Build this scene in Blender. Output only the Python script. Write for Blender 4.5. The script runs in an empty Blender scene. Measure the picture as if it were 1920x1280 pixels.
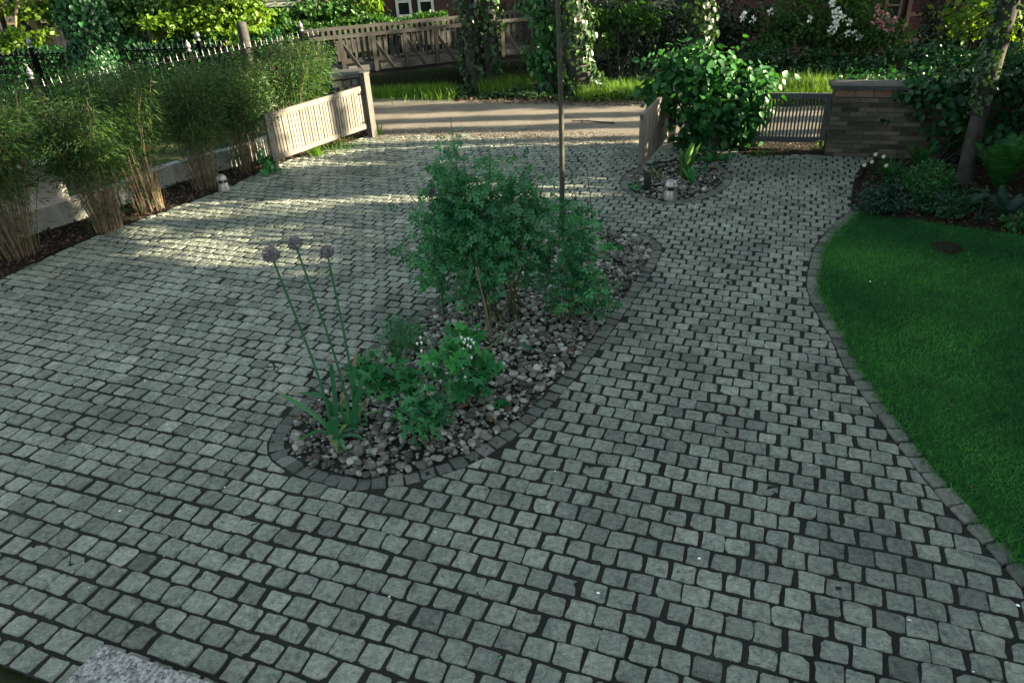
import bpy, math, random
import numpy as np
from mathutils import Matrix, Vector

random.seed(7); rng = np.random.default_rng(7)
scene = bpy.context.scene
C = scene.collection

# ------------------------------------------------------------------ camera
FPX, HOR, ROLL, CAMH = 1360.0, 805.0, math.radians(3.1), 3.5
TH = math.atan(HOR / FPX)
FW = np.array([0, math.cos(TH), -math.sin(TH)])
R0 = np.array([1.0, 0, 0]); U0 = np.cross(R0, FW)
RT = math.cos(ROLL) * R0 - math.sin(ROLL) * U0
UP = math.sin(ROLL) * R0 + math.cos(ROLL) * U0
cam_d = bpy.data.cameras.new('camera'); cam = bpy.data.objects.new('camera', cam_d); C.objects.link(cam)
cam_d.sensor_width = 36.0; cam_d.lens = FPX / 1920 * 36; cam_d.clip_end = 2000; cam_d.clip_start = 0.05
cam.matrix_world = Matrix(((RT[0], UP[0], -FW[0], 0), (RT[1], UP[1], -FW[1], 0), (RT[2], UP[2], -FW[2], CAMH), (0, 0, 0, 1)))
scene.camera = cam

# ------------------------------------------------------------------ world, sun, exposure
SUN_AZ, SUN_EL = math.radians(95.0), math.radians(15.0)   # azimuth from +Y towards +X
world = bpy.data.worlds.new('World'); scene.world = world; world.use_nodes = True
wn = world.node_tree; wn.nodes.clear()
sky = wn.nodes.new('ShaderNodeTexSky'); sky.sky_type = 'NISHITA'; sky.sun_disc = False
sky.sun_elevation = SUN_EL; sky.sun_rotation = SUN_AZ
sky.air_density = 1.0; sky.dust_density = 2.0; sky.ozone_density = 1.0
hsv = wn.nodes.new('ShaderNodeHueSaturation'); hsv.inputs['Saturation'].default_value = 0.42
bg = wn.nodes.new('ShaderNodeBackground'); bg.inputs['Strength'].default_value = 0.06
wo = wn.nodes.new('ShaderNodeOutputWorld')
wn.links.new(sky.outputs[0], hsv.inputs['Color']); wn.links.new(hsv.outputs[0], bg.inputs['Color']); wn.links.new(bg.outputs[0], wo.inputs['Surface'])
sun_d = bpy.data.lights.new('sun', 'SUN'); sun_d.energy = 5.0; sun_d.angle = math.radians(0.6); sun_d.color = (1.0, 0.79, 0.56)
sun = bpy.data.objects.new('sun', sun_d); C.objects.link(sun)
SDIR = Vector((math.sin(SUN_AZ) * math.cos(SUN_EL), math.cos(SUN_AZ) * math.cos(SUN_EL), math.sin(SUN_EL)))
sun.rotation_euler = SDIR.to_track_quat('Z', 'Y').to_euler()
vs = scene.view_settings
vs.view_transform = 'Standard'; vs.look = 'None'; vs.gamma = 1.0; vs.use_curve_mapping = False; vs.exposure = 2.9
vs.use_white_balance = True; vs.white_balance_temperature = 6500; vs.white_balance_tint = 2
scene.cycles.max_bounces = 6; scene.cycles.transparent_max_bounces = 4; scene.cycles.transmission_bounces = 4
scene.cycles.diffuse_bounces = 3

# ------------------------------------------------------------------ picture -> place
def ray(x, y):
    d = FW * FPX + RT * (x - 960) - UP * (y - 640); return d / np.linalg.norm(d)
def G(x, y, z=0.0):
    d = ray(x, y); t = (z - CAMH) / d[2]; return np.array([d[0] * t, d[1] * t, z])
def D(x, y, Y):
    d = ray(x, y); t = Y / d[1]; return np.array([d[0] * t, Y, CAMH + d[2] * t])
def PJ(p):
    q = np.asarray(p, float) - np.array([0, 0, CAMH]); z = q @ FW
    return np.stack([960 + FPX * (q @ RT) / z, 640 - FPX * (q @ UP) / z, z], -1)

# ------------------------------------------------------------------ materials
MATS = {}
def new_mat(name):
    m = bpy.data.materials.new(name); m.use_nodes = True; nt = m.node_tree; nt.nodes.clear(); MATS[name] = m
    out = nt.nodes.new('ShaderNodeOutputMaterial'); p = nt.nodes.new('ShaderNodeBsdfPrincipled')
    nt.links.new(p.outputs[0], out.inputs['Surface'])
    return m, nt, p, out
def node(nt, kind, **kw):
    n = nt.nodes.new(kind)
    for k, v in kw.items():
        if k in n.inputs: n.inputs[k].default_value = v
        else: setattr(n, k, v)
    return n
def ramp(nt, fac, stops):
    r = nt.nodes.new('ShaderNodeValToRGB'); e = r.color_ramp.elements
    while len(e) < len(stops): e.new(0.5)
    for i, (p, c) in enumerate(stops): e[i].position = p; e[i].color = (*c, 1)
    nt.links.new(fac, r.inputs[0]); return r.outputs[0]
def mix(nt, a, b, f, mode='MIX'):
    m = nt.nodes.new('ShaderNodeMix'); m.data_type = 'RGBA'; m.blend_type = mode
    for s, v in ((m.inputs[0], f), (m.inputs[6], a), (m.inputs[7], b)):
        if hasattr(v, 'links'): nt.links.new(v, s)
        elif isinstance(v, tuple): s.default_value = (*v, 1)
        else: s.default_value = v
    return m.outputs[2]
def noise(nt, scale, detail=6, rough=0.6, dist=0.0, coord=None):
    n = node(nt, 'ShaderNodeTexNoise', Scale=scale, Detail=detail, Roughness=rough, Distortion=dist)
    if coord is None:
        coord = nt.nodes.new('ShaderNodeNewGeometry').outputs['Position']
    nt.links.new(coord, n.inputs['Vector']); return n.outputs['Fac']
def tint(nt): return node(nt, 'ShaderNodeAttribute', attribute_name='tint').outputs['Fac']
def bump(nt, p, h, strength, dist):
    b = node(nt, 'ShaderNodeBump', Strength=strength, Distance=dist)
    nt.links.new(h, b.inputs['Height']); nt.links.new(b.outputs[0], p.inputs['Normal'])
def math_(nt, op, a, b):
    m = nt.nodes.new('ShaderNodeMath'); m.operation = op
    for s, v in ((m.inputs[0], a), (m.inputs[1], b)):
        if hasattr(v, 'links'): nt.links.new(v, s)
        else: s.default_value = v
    return m.outputs[0]

def stone_mat(name, lo, mid, hi, moss=0.0, spot=None, bs=0.8, fine=False):
    m, nt, p, o = new_mat(name)
    base = ramp(nt, tint(nt), [(0.0, lo), (0.5, mid), (1.0, hi)])
    n1 = noise(nt, 28, 8, 0.65, 0.4)
    c = mix(nt, base, ramp(nt, n1, [(0.25, (0.42, 0.42, 0.42)), (0.5, (0.95, 0.95, 0.95)), (0.75, (1.25, 1.25, 1.22))]), 0.8, 'MULTIPLY')
    if fine:   # riven grain: streaks, dark pits and pale scuffs
        tcp = nt.nodes.new('ShaderNodeNewGeometry').outputs['Position']; mpv = node(nt, 'ShaderNodeMapping'); mpv.inputs['Scale'].default_value = (1, 2.6, 1); mpv.inputs['Rotation'].default_value = (0, 0, 0.6); nt.links.new(tcp, mpv.inputs['Vector'])
        n4 = noise(nt, 34, 9, 0.78, 0.9, mpv.outputs[0]); c = mix(nt, c, ramp(nt, n4, [(0.34, (0.40, 0.42, 0.42)), (0.45, (0.88, 0.88, 0.88)), (0.55, (1.05, 1.05, 1.04)), (0.68, (1.5, 1.5, 1.46))]), 0.9, 'MULTIPLY')
        n6 = noise(nt, 13, 5, 0.7, 1.5); c = mix(nt, c, ramp(nt, n6, [(0.36, (0.55, 0.57, 0.58)), (0.48, (0.98, 0.98, 0.98)), (0.62, (1.18, 1.18, 1.15))]), 0.8, 'MULTIPLY')
        n5 = noise(nt, 230, 3, 0.6); c = mix(nt, c, ramp(nt, n5, [(0.35, (0.5, 0.5, 0.5)), (0.5, (1, 1, 1)), (0.65, (1.35, 1.35, 1.35))]), 0.7, 'MULTIPLY')
    n2 = noise(nt, 1.1, 4, 0.6)
    c = mix(nt, c, ramp(nt, n2, [(0.3, (0.56, 0.58, 0.58)), (0.65, (1.14, 1.14, 1.12))]), 0.85, 'MULTIPLY')
    if moss:
        n3 = noise(nt, 5, 6, 0.7)
        c = mix(nt, c, (0.045, 0.075, 0.04), math_(nt, 'MULTIPLY', ramp(nt, n3, [(0.5, (0, 0, 0)), (0.75, (1, 1, 1))]), moss))
    nt.links.new(c, p.inputs['Base Color']); p.inputs['Roughness'].default_value = 0.82
    p.inputs['Specular IOR Level'].default_value = 0.3
    wv = noise(nt, 55, 6, 0.7, 1.2)
    h = math_(nt, 'ADD', math_(nt, 'MULTIPLY', n1, 0.8), math_(nt, 'MULTIPLY', wv, 0.5))
    bump(nt, p, h, bs, 0.012)
    return m
def plain_mat(name, col, rough=0.7, var=0.35, scale=12, metal=0.0, bs=0.25, spec=0.4, tinted=True):
    m, nt, p, o = new_mat(name)
    n1 = noise(nt, scale, 7, 0.65)
    lo = tuple(c * (1 - var) for c in col); hi = tuple(min(1, c * (1 + var)) for c in col)
    c = ramp(nt, n1, [(0.3, lo), (0.7, hi)])
    if tinted:
        c = mix(nt, c, ramp(nt, tint(nt), [(0, (0.6, 0.6, 0.6)), (1, (1.35, 1.35, 1.35))]), 0.9, 'MULTIPLY')
    nt.links.new(c, p.inputs['Base Color']); p.inputs['Roughness'].default_value = rough
    p.inputs['Metallic'].default_value = metal; p.inputs['Specular IOR Level'].default_value = spec
    if bs: bump(nt, p, noise(nt, scale * 4, 6, 0.7), bs, 0.01)
    return m
def wood_mat(name, col, rough=0.75, grain=(14, 14, 1.2)):
    m, nt, p, o = new_mat(name)
    tc = nt.nodes.new('ShaderNodeNewGeometry').outputs['Position']
    mp = node(nt, 'ShaderNodeMapping'); mp.inputs['Scale'].default_value = grain; nt.links.new(tc, mp.inputs['Vector'])
    n1 = noise(nt, 4, 8, 0.7, 0.6, mp.outputs[0]); n2 = noise(nt, 2.2, 5, 0.6)
    c = ramp(nt, n1, [(0.25, tuple(v * 0.55 for v in col)), (0.7, tuple(v * 1.3 for v in col))])
    c = mix(nt, c, ramp(nt, n2, [(0.3, (0.7, 0.72, 0.72)), (0.7, (1.1, 1.1, 1.1))]), 0.8, 'MULTIPLY')
    c = mix(nt, c, ramp(nt, tint(nt), [(0, (0.7, 0.7, 0.7)), (1, (1.25, 1.25, 1.25))]), 0.9, 'MULTIPLY')
    nt.links.new(c, p.inputs['Base Color']); p.inputs['Roughness'].default_value = rough
    p.inputs['Specular IOR Level'].default_value = 0.3
    bump(nt, p, n1, 0.35, 0.006); return m
def leaf_mat(name, lo, hi, trans=0.35, rough=0.5, tcol=None):
    m, nt, p, o = new_mat(name)
    mid = tuple((a + b) / 2 for a, b in zip(lo, hi))
    c = ramp(nt, tint(nt), [(0, lo), (0.55, mid), (1, hi)])
    c = mix(nt, c, ramp(nt, noise(nt, 1.7, 3, 0.5), [(0.3, (0.75, 0.8, 0.8)), (0.7, (1.2, 1.15, 1.0))]), 0.8, 'MULTIPLY')
    nt.links.new(c, p.inputs['Base Color']); p.inputs['Roughness'].default_value = rough
    p.inputs['Specular IOR Level'].default_value = 0.35
    t = nt.nodes.new('ShaderNodeBsdfTranslucent')
    tc = mix(nt, c, (1.5, 1.45, 0.55) if tcol is None else tcol, 1.0, 'MULTIPLY')
    nt.links.new(tc, t.inputs['Color'])
    ms = nt.nodes.new('ShaderNodeMixShader'); ms.inputs[0].default_value = trans
    nt.links.new(p.outputs[0], ms.inputs[1]); nt.links.new(t.outputs[0], ms.inputs[2]); nt.links.new(ms.outputs[0], o.inputs['Surface'])
    return m

stone_mat('cobble', (0.125, 0.147, 0.13), (0.255, 0.287, 0.252), (0.36, 0.395, 0.343), moss=0.2, bs=1.0, fine=True)
stone_mat('edging', (0.07, 0.082, 0.075), (0.145, 0.163, 0.147), (0.23, 0.25, 0.225), moss=0.5)
stone_mat('lawn_edging', (0.09, 0.095, 0.09), (0.17, 0.18, 0.165), (0.30, 0.30, 0.27), moss=0.6)
stone_mat('pebble', (0.045, 0.048, 0.045), (0.21, 0.225, 0.20), (0.56, 0.57, 0.52), bs=0.5)
stone_mat('pebble_brown', (0.08, 0.055, 0.04), (0.13, 0.095, 0.07), (0.2, 0.155, 0.11), bs=0.4)
stone_mat('pillar_stone', (0.10, 0.10, 0.095), (0.17, 0.17, 0.16), (0.25, 0.25, 0.24), moss=0.3)
stone_mat('brick', (0.032, 0.029, 0.024), (0.082, 0.074, 0.059), (0.15, 0.133, 0.105), moss=0.35, bs=0.5)
stone_mat('brick_pink', (0.13, 0.075, 0.055), (0.19, 0.115, 0.085), (0.24, 0.16, 0.12), bs=0.4)
stone_mat('slate', (0.04, 0.045, 0.045), (0.07, 0.075, 0.075), (0.10, 0.11, 0.11), moss=0.3)
plain_mat('mortar', (0.05, 0.045, 0.04), 0.95, 0.4, 20)
plain_mat('concrete', (0.30, 0.31, 0.295), 0.85, 0.3, 4, bs=0.3)
plain_mat('render_white', (0.62, 0.60, 0.56), 0.8, 0.15, 3, bs=0.2)
plain_mat('teal', (0.10, 0.26, 0.22), 0.5, 0.2, 3, bs=0.1)
plain_mat('iron', (0.004, 0.0045, 0.005), 0.8, 0.3, 20, bs=0.1, spec=0.02)
plain_mat('silver', (0.20, 0.21, 0.22), 0.42, 0.15, 30, metal=0.5, bs=0.05)
plain_mat('lamp_metal', (0.36, 0.365, 0.345), 0.36, 0.15, 25, metal=0.6, bs=0.05)
plain_mat('lamp_slot', (0.03, 0.03, 0.03), 0.3, 0.2, 20, bs=0)
plain_mat('black_plastic', (0.015, 0.017, 0.018), 0.5, 0.2, 20, bs=0.1)
plain_mat('white_paint', (0.62, 0.63, 0.62), 0.5, 0.08, 4, bs=0.05)
plain_mat('grey_paint', (0.05, 0.057, 0.063), 0.5, 0.2, 6, bs=0.1)
plain_mat('roof_tile', (0.20, 0.14, 0.085), 0.9, 0.5, 3)
plain_mat('door_red', (0.055, 0.008, 0.018), 0.6, 0.2, 4, bs=0.1)
plain_mat('door_trim', (0.20, 0.115, 0.09), 0.6, 0.2, 4, bs=0.1)
plain_mat('petal_white', (0.80, 0.82, 0.80), 0.5, 0.05, 10, bs=0)
plain_mat('petal_pink', (0.45, 0.20, 0.24), 0.5, 0.15, 10, bs=0)
plain_mat('petal_yellow', (0.7, 0.5, 0.05), 0.5, 0.1, 10, bs=0)
plain_mat('floret', (0.165, 0.155, 0.175), 0.7, 0.5, 60, bs=0)
plain_mat('dry_leaf', (0.085, 0.058, 0.036), 0.9, 0.6, 6, bs=0.1)
plain_mat('cane', (0.075, 0.085, 0.04), 0.7, 0.3, 15, bs=0.2)
plain_mat('stake', (0.20, 0.16, 0.11), 0.8, 0.3, 20, bs=0.2)
plain_mat('bark', (0.036, 0.036, 0.032), 0.95, 0.5, 7, bs=0.9)
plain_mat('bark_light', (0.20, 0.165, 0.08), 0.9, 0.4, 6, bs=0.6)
plain_mat('young_bark', (0.06, 0.062, 0.045), 0.9, 0.4, 25, bs=0.5)
wood_mat('gate_wood', (0.155, 0.145, 0.128)); wood_mat('old_wood', (0.044, 0.043, 0.039)); wood_mat('dark_wood', (0.04, 0.039, 0.035)); wood_mat('bridge_edge', (0.09, 0.088, 0.082))
plain_mat('culm', (0.155, 0.115, 0.075), 0.75, 0.55, 9, bs=0.1)
leaf_mat('bamboo_leaf', (0.007, 0.035, 0.018), (0.10, 0.20, 0.05), 0.42)
leaf_mat('rose_leaf', (0.008, 0.085, 0.045), (0.10, 0.34, 0.13), 0.28, 0.36)
leaf_mat('fresh_leaf', (0.015, 0.13, 0.05), (0.085, 0.36, 0.11), 0.3, 0.5)
leaf_mat('dark_leaf', (0.008, 0.045, 0.02), (0.03, 0.11, 0.035), 0.2, 0.5)
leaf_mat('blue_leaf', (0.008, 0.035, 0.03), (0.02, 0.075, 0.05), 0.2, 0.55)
leaf_mat('hydrangea_leaf', (0.008, 0.06, 0.024), (0.055, 0.20, 0.045), 0.25, 0.45)
leaf_mat('climber_leaf', (0.005, 0.036, 0.015), (0.024, 0.105, 0.03), 0.25, 0.45)
leaf_mat('ivy_leaf', (0.008, 0.03, 0.013), (0.05, 0.105, 0.038), 0.2, 0.35)
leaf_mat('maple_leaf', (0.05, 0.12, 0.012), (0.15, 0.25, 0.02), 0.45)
leaf_mat('tree_leaf', (0.010, 0.05, 0.012), (0.055, 0.14, 0.022), 0.4)
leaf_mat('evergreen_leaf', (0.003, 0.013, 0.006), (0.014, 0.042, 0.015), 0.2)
leaf_mat('grass', (0.006, 0.085, 0.028), (0.10, 0.34, 0.07), 0.3, 0.6, (1.2, 1.3, 0.6))
leaf_mat('wild_grass', (0.04, 0.12, 0.015), (0.14, 0.25, 0.03), 0.45, 0.6)
leaf_mat('fern', (0.012, 0.075, 0.02), (0.045, 0.17, 0.035), 0.35)
leaf_mat('strap', (0.015, 0.10, 0.055), (0.07, 0.24, 0.09), 0.2, 0.4)
leaf_mat('strap_light', (0.06, 0.16, 0.05), (0.16, 0.30, 0.10), 0.25, 0.45)
leaf_mat('variegated', (0.16, 0.30, 0.24), (0.50, 0.58, 0.50), 0.2, 0.5)
m, nt, p, o = new_mat('glass'); p.inputs['Base Color'].default_value = (0.02, 0.025, 0.025, 1); p.inputs['Roughness'].default_value = 0.06
m, nt, p, o = new_mat('water'); p.inputs['Base Color'].default_value = (0.006, 0.01, 0.007, 1); p.inputs['Roughness'].default_value = 0.08
bump(nt, p, noise(nt, 6, 3, 0.5), 0.1, 0.02)
# house brick (too far to tell the bricks apart)
m, nt, p, o = new_mat('house_brick')
tcn = nt.nodes.new('ShaderNodeTexCoord'); mpn = node(nt, 'ShaderNodeMapping'); mpn.inputs['Rotation'].default_value = (math.radians(90), 0, 0)
nt.links.new(tcn.outputs['Object'], mpn.inputs['Vector'])
br = node(nt, 'ShaderNodeTexBrick', Scale=1.0); br.inputs['Color1'].default_value = (0.075, 0.026, 0.020, 1); br.inputs['Color2'].default_value = (0.045, 0.018, 0.015, 1)
br.inputs['Mortar'].default_value = (0.07, 0.06, 0.055, 1); br.inputs['Brick Width'].default_value = 0.25; br.inputs['Row Height'].default_value = 0.075; br.inputs['Mortar Size'].default_value = 0.008
nt.links.new(mpn.outputs[0], br.inputs['Vector']); nt.links.new(br.outputs[0], p.inputs['Base Color']); p.inputs['Roughness'].default_value = 0.9
# granite step
m, nt, p, o = new_mat('granite')
v1 = noise(nt, 55, 4, 0.7); v2 = noise(nt, 26, 3, 0.6)
c = ramp(nt, v1, [(0.38, (0.05, 0.055, 0.055)), (0.47, (0.21, 0.22, 0.215)), (0.60, (0.45, 0.46, 0.44))])
c = mix(nt, c, ramp(nt, v2, [(0.35, (0.6, 0.6, 0.6)), (0.65, (1.15, 1.15, 1.15))]), 0.7, 'MULTIPLY')
nt.links.new(c, p.inputs['Base Color']); p.inputs['Roughness'].default_value = 0.75
# joint sand with moss, garden soil, road gravel, turf, wild ground
def ground_mat(name, stops, s1, s2, bs, bd, over=None):
    m, nt, p, o = new_mat(name)
    c = ramp(nt, noise(nt, s1, 10, 0.75), stops)
    c = mix(nt, c, ramp(nt, noise(nt, s2, 5, 0.6), [(0.3, (0.65, 0.65, 0.65)), (0.7, (1.25, 1.22, 1.18))]), 0.9, 'MULTIPLY')
    if over: c = mix(nt, c, over[0], math_(nt, 'MULTIPLY', ramp(nt, noise(nt, over[1], 6, 0.65), [(over[2], (0, 0, 0)), (over[2] + 0.15, (1, 1, 1))]), over[3]))
    nt.links.new(c, p.inputs['Base Color']); p.inputs['Roughness'].default_value = 0.95; p.inputs['Specular IOR Level'].default_value = 0.15
    bump(nt, p, noise(nt, s1 * 1.3, 10, 0.8), bs, bd)
ground_mat('joint_sand', [(0.32, (0.008, 0.010, 0.009)), (0.5, (0.022, 0.026, 0.023)), (0.66, (0.06, 0.065, 0.058))], 130, 1.5, 0.9, 0.006, ((0.03, 0.055, 0.015), 1.3, 0.57, 0.6))
ground_mat('soil', [(0.3, (0.009, 0.008, 0.006)), (0.55, (0.026, 0.021, 0.016)), (0.75, (0.07, 0.052, 0.036))], 30, 2, 1.0, 0.03, ((0.03, 0.05, 0.012), 1.5, 0.6, 0.5))
ground_mat('road_gravel', [(0.3, (0.095, 0.09, 0.079)), (0.7, (0.26, 0.242, 0.212))], 45, 0.9, 0.8, 0.012, ((0.06, 0.045, 0.03), 1.8, 0.58, 0.7))
ground_mat('turf_soil', [(0.3, (0.010, 0.06, 0.018)), (0.7, (0.035, 0.13, 0.03))], 40, 1.2, 0.8, 0.02)
ground_mat('wild_ground', [(0.3, (0.012, 0.02, 0.008)), (0.7, (0.05, 0.07, 0.025))], 12, 0.6, 0.8, 0.05)

# ------------------------------------------------------------------ mesh helpers
def set_tint(me, arr):
    a = me.attributes.new('tint', 'FLOAT', 'POINT'); a.data.foreach_set('value', np.asarray(arr, np.float32))
def np_mesh(name, V, F, T=None, smooth=False):
    V = np.asarray(V, np.float32).reshape(-1, 3); F = np.asarray(F, np.int32); k = F.shape[1]; n = len(F)
    me = bpy.data.meshes.new(name); me.vertices.add(len(V)); me.vertices.foreach_set('co', V.ravel())
    me.loops.add(n * k); me.loops.foreach_set('vertex_index', F.ravel())
    me.polygons.add(n); me.polygons.foreach_set('loop_start', np.arange(0, n * k, k, dtype=np.int32)); me.polygons.foreach_set('loop_total', np.full(n, k, np.int32))
    if smooth: me.polygons.foreach_set('use_smooth', np.ones(n, bool))
    me.update(calc_edges=True); me.validate()
    if T is not None: set_tint(me, T)
    return me
def obj(name, me, mat, parent=None, M=None):
    o = bpy.data.objects.new(name, me); C.objects.link(o)
    if mat and not me.materials: me.materials.append(MATS[mat])
    if M is not None: o.matrix_basis = M
    if parent is not None:
        o.parent = parent
        o.matrix_parent_inverse = Matrix.Translation(-parent.location) if parent.parent is None else Matrix()
    return o
def tag(o, label=None, cat=None, group=None, kind=None):
    if label: o['label'] = label
    if cat: o['category'] = cat
    if group: o['group'] = group
    if kind: o['kind'] = kind
    return o
def thing(name, label, cat, loc, group=None):
    o = bpy.data.objects.new(name, None); C.objects.link(o); o.location = Vector([float(v) for v in loc]); o.empty_display_size = 0.1
    return tag(o, label, cat, group)
class MB:
    def __init__(s): s.v = []; s.f = []; s.t = []; s.sm = False
    def add(s, vs, fs, t=0.5):
        b = len(s.v); s.v += [tuple(map(float, q)) for q in vs]; s.f += [tuple(i + b for i in q) for q in fs]; s.t += [t] * len(vs)
    def box(s, c, size, ax=(1, 0, 0), ay=None, az=None, t=0.5):
        ax = np.array(ax, float); ax /= np.linalg.norm(ax)
        az = np.array((0, 0, 1.0)) if az is None else np.array(az, float) / np.linalg.norm(az)
        ay = np.cross(az, ax) if ay is None else np.array(ay, float)
        c = np.array(c, float); h = np.array(size) / 2
        vs = [c + ax * sx * h[0] + ay * sy * h[1] + az * sz * h[2] for sz in (-1, 1) for sy in (-1, 1) for sx in (-1, 1)]
        s.add(vs, [(0, 2, 3, 1), (4, 5, 7, 6), (0, 1, 5, 4), (2, 6, 7, 3), (0, 4, 6, 2), (1, 3, 7, 5)], t)
    def beam(s, a, b, w, h, t=0.5, upv=(0, 0, 1)):
        a = np.array(a, float); b = np.array(b, float); d = b - a; L = np.linalg.norm(d); d /= L
        upv = np.array(upv, float); side = np.cross(upv, d); side /= np.linalg.norm(side); u = np.cross(d, side)
        s.box((a + b) / 2, (L, w, h), d, side, u, t)
    def tube(s, pts, rad, n=6, t=0.5, cap=True):
        pts = np.array(pts, float); rad = np.broadcast_to(np.array(rad, float), (len(pts),))
        vs = []; prev = None
        for i, p in enumerate(pts):
            d = pts[min(i + 1, len(pts) - 1)] - pts[max(i - 1, 0)]; d = d / (np.linalg.norm(d) + 1e-9)
            a = np.array((1.0, 0, 0)) if prev is None else prev
            a = a - d * (a @ d)
            if np.linalg.norm(a) < 1e-3: a = np.array((0, 1.0, 0)) - d * d[1]
            a /= np.linalg.norm(a); prev = a; b = np.cross(d, a)
            for k in range(n):
                q = 2 * math.pi * k / n; vs.append(p + rad[i] * (a * math.cos(q) + b * math.sin(q)))
        fs = [(i * n + k, i * n + (k + 1) % n, (i + 1) * n + (k + 1) % n, (i + 1) * n + k) for i in range(len(pts) - 1) for k in range(n)]
        if cap: fs.append(tuple(range((len(pts) - 1) * n, len(pts) * n)))
        s.add(vs, fs, t)
    def lathe(s, prof, c, n=20, t=0.5):
        c = np.array(c, float); vs = [c + (r * math.cos(2 * math.pi * k / n), r * math.sin(2 * math.pi * k / n), z) for r, z in prof for k in range(n)]
        fs = [(i * n + k, i * n + (k + 1) % n, (i + 1) * n + (k + 1) % n, (i + 1) * n + k) for i in range(len(prof) - 1) for k in range(n)]
        s.add(vs, fs, t)
    def ribbon(s, pts, wid, t=0.5, fold=0.25, side=None):
        pts = np.array(pts, float); n = len(pts); vs = []
        for i, p in enumerate(pts):
            d = pts[min(i + 1, n - 1)] - pts[max(i - 1, 0)]; d /= np.linalg.norm(d) + 1e-9
            sd = np.cross(d, (0, 0, 1.0)) if side is None else np.array(side, float) - d * (np.array(side, float) @ d)
            if np.linalg.norm(sd) < 1e-3: sd = np.array((1.0, 0, 0))
            sd /= np.linalg.norm(sd); nn = np.cross(sd, d); w = wid[i]
            vs += [p - sd * w + nn * w * fold, p, p + sd * w + nn * w * fold]
        fs = [(i * 3 + k, i * 3 + k + 1, i * 3 + k + 4, i * 3 + k + 3) for i in range(n - 1) for k in (0, 1)]
        s.add(vs, fs, t)
    def mesh(s, name, smooth=False, bevel=0):
        me = bpy.data.meshes.new(name); me.from_pydata(s.v, [], s.f); me.update()
        if smooth: me.polygons.foreach_set('use_smooth', np.ones(len(s.f), bool))
        set_tint(me, s.t); return me
def part(name, mb, mat, parent=None, smooth=False):
    return obj(name, mb.mesh(name, smooth), mat, parent)
def spline(pts, n=8):
    P = np.array(pts, float); out = []
    P = np.vstack([2 * P[0] - P[1], P, 2 * P[-1] - P[-2]])
    for i in range(1, len(P) - 2):
        for t in np.linspace(0, 1, n, endpoint=False):
            a, b, c, d = P[i - 1:i + 3]
            out.append(0.5 * (2 * b + (c - a) * t + (2 * a - 5 * b + 4 * c - d) * t * t + (3 * b - a - 3 * c + d) * t ** 3))
    out.append(P[-2]); return np.array(out)
def closed_spline(pts, n=8):
    P = np.array(pts, float); m = len(P); out = []
    for i in range(m):
        a, b, c, d = P[i - 1], P[i], P[(i + 1) % m], P[(i + 2) % m]
        for t in np.linspace(0, 1, n, endpoint=False):
            out.append(0.5 * (2 * b + (c - a) * t + (2 * a - 5 * b + 4 * c - d) * t * t + (3 * b - a - 3 * c + d) * t ** 3))
    return np.array(out)
def in_poly(p, poly):
    p = np.atleast_2d(p)[:, :2]; x, y = p[:, 0], p[:, 1]; ins = np.zeros(len(p), bool)
    a = np.asarray(poly)[:, :2]; b = np.roll(a, -1, 0)
    for (x1, y1), (x2, y2) in zip(a, b):
        c = ((y1 > y) != (y2 > y)); ins ^= c & (x < (x2 - x1) * (y - y1) / (y2 - y1 + 1e-12) + x1)
    return ins
def in1(c, A, B):
    x, y = c; h = (A[:, 1] > y) != (B[:, 1] > y)
    return bool((h & (x < (B[:, 0] - A[:, 0]) * (y - A[:, 1]) / (B[:, 1] - A[:, 1] + 1e-12) + A[:, 0])).sum() % 2)
def near_seg(c, A, B):
    d = B - A; t = np.clip(((c - A) * d).sum(1) / ((d * d).sum(1) + 1e-12), 0, 1); q = A + d * t[:, None]
    dist = np.hypot(*(q - c).T); i = dist.argmin(); return dist[i], i
def poly_sample(poly, n):
    poly = np.asarray(poly)[:, :2]; lo, hi = poly.min(0), poly.max(0); out = np.zeros((0, 2))
    while len(out) < n:
        q = rng.uniform(lo, hi, (n * 2, 2)); out = np.vstack([out, q[in_poly(q, poly)]])
    return out[:n]
def clip_half(P, a, nrm):
    out = []
    for i in range(len(P)):
        p, q = P[i], P[(i + 1) % len(P)]; dp, dq = (p - a) @ nrm, (q - a) @ nrm
        if dp >= 0: out.append(p)
        if (dp >= 0) != (dq >= 0): out.append(p + (q - p) * dp / (dp - dq))
    return np.array(out)
def area(P): x, y = P[:, 0], P[:, 1]; return 0.5 * (x @ np.roll(y, -1) - y @ np.roll(x, -1))
def inset(P, k):
    c = P.mean(0); d = P - c; L = np.linalg.norm(d, axis=1, keepdims=True); return c + d * np.maximum(0.15, (L - k) / L)
def frames(d, nrm):
    d = d / (np.linalg.norm(d, axis=1, keepdims=True) + 1e-9); n = nrm - d * (nrm * d).sum(1, keepdims=True)
    n /= np.linalg.norm(n, axis=1, keepdims=True) + 1e-9; x = np.cross(d, n); return np.stack([x, d, n], 2)
def scatter(name, tv, tf, pos, R, size, tn, smooth=False):
    tv = np.asarray(tv, float); tf = np.asarray(tf, int); N = len(pos)
    size = np.broadcast_to(np.asarray(size, float), (N,))
    V = np.einsum('nij,kj->nki', R, tv) * size[:, None, None] + np.asarray(pos)[:, None, :]
    F = (tf[None] + (np.arange(N) * len(tv))[:, None, None]).reshape(-1, tf.shape[1])
    return np_mesh(name, V.reshape(-1, 3), F, np.repeat(tn, len(tv)), smooth)
def tmpl_mesh(name, tv, tf, tn, smooth=False):
    return np_mesh(name, tv, tf, np.full(len(tv), tn), smooth)
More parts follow.
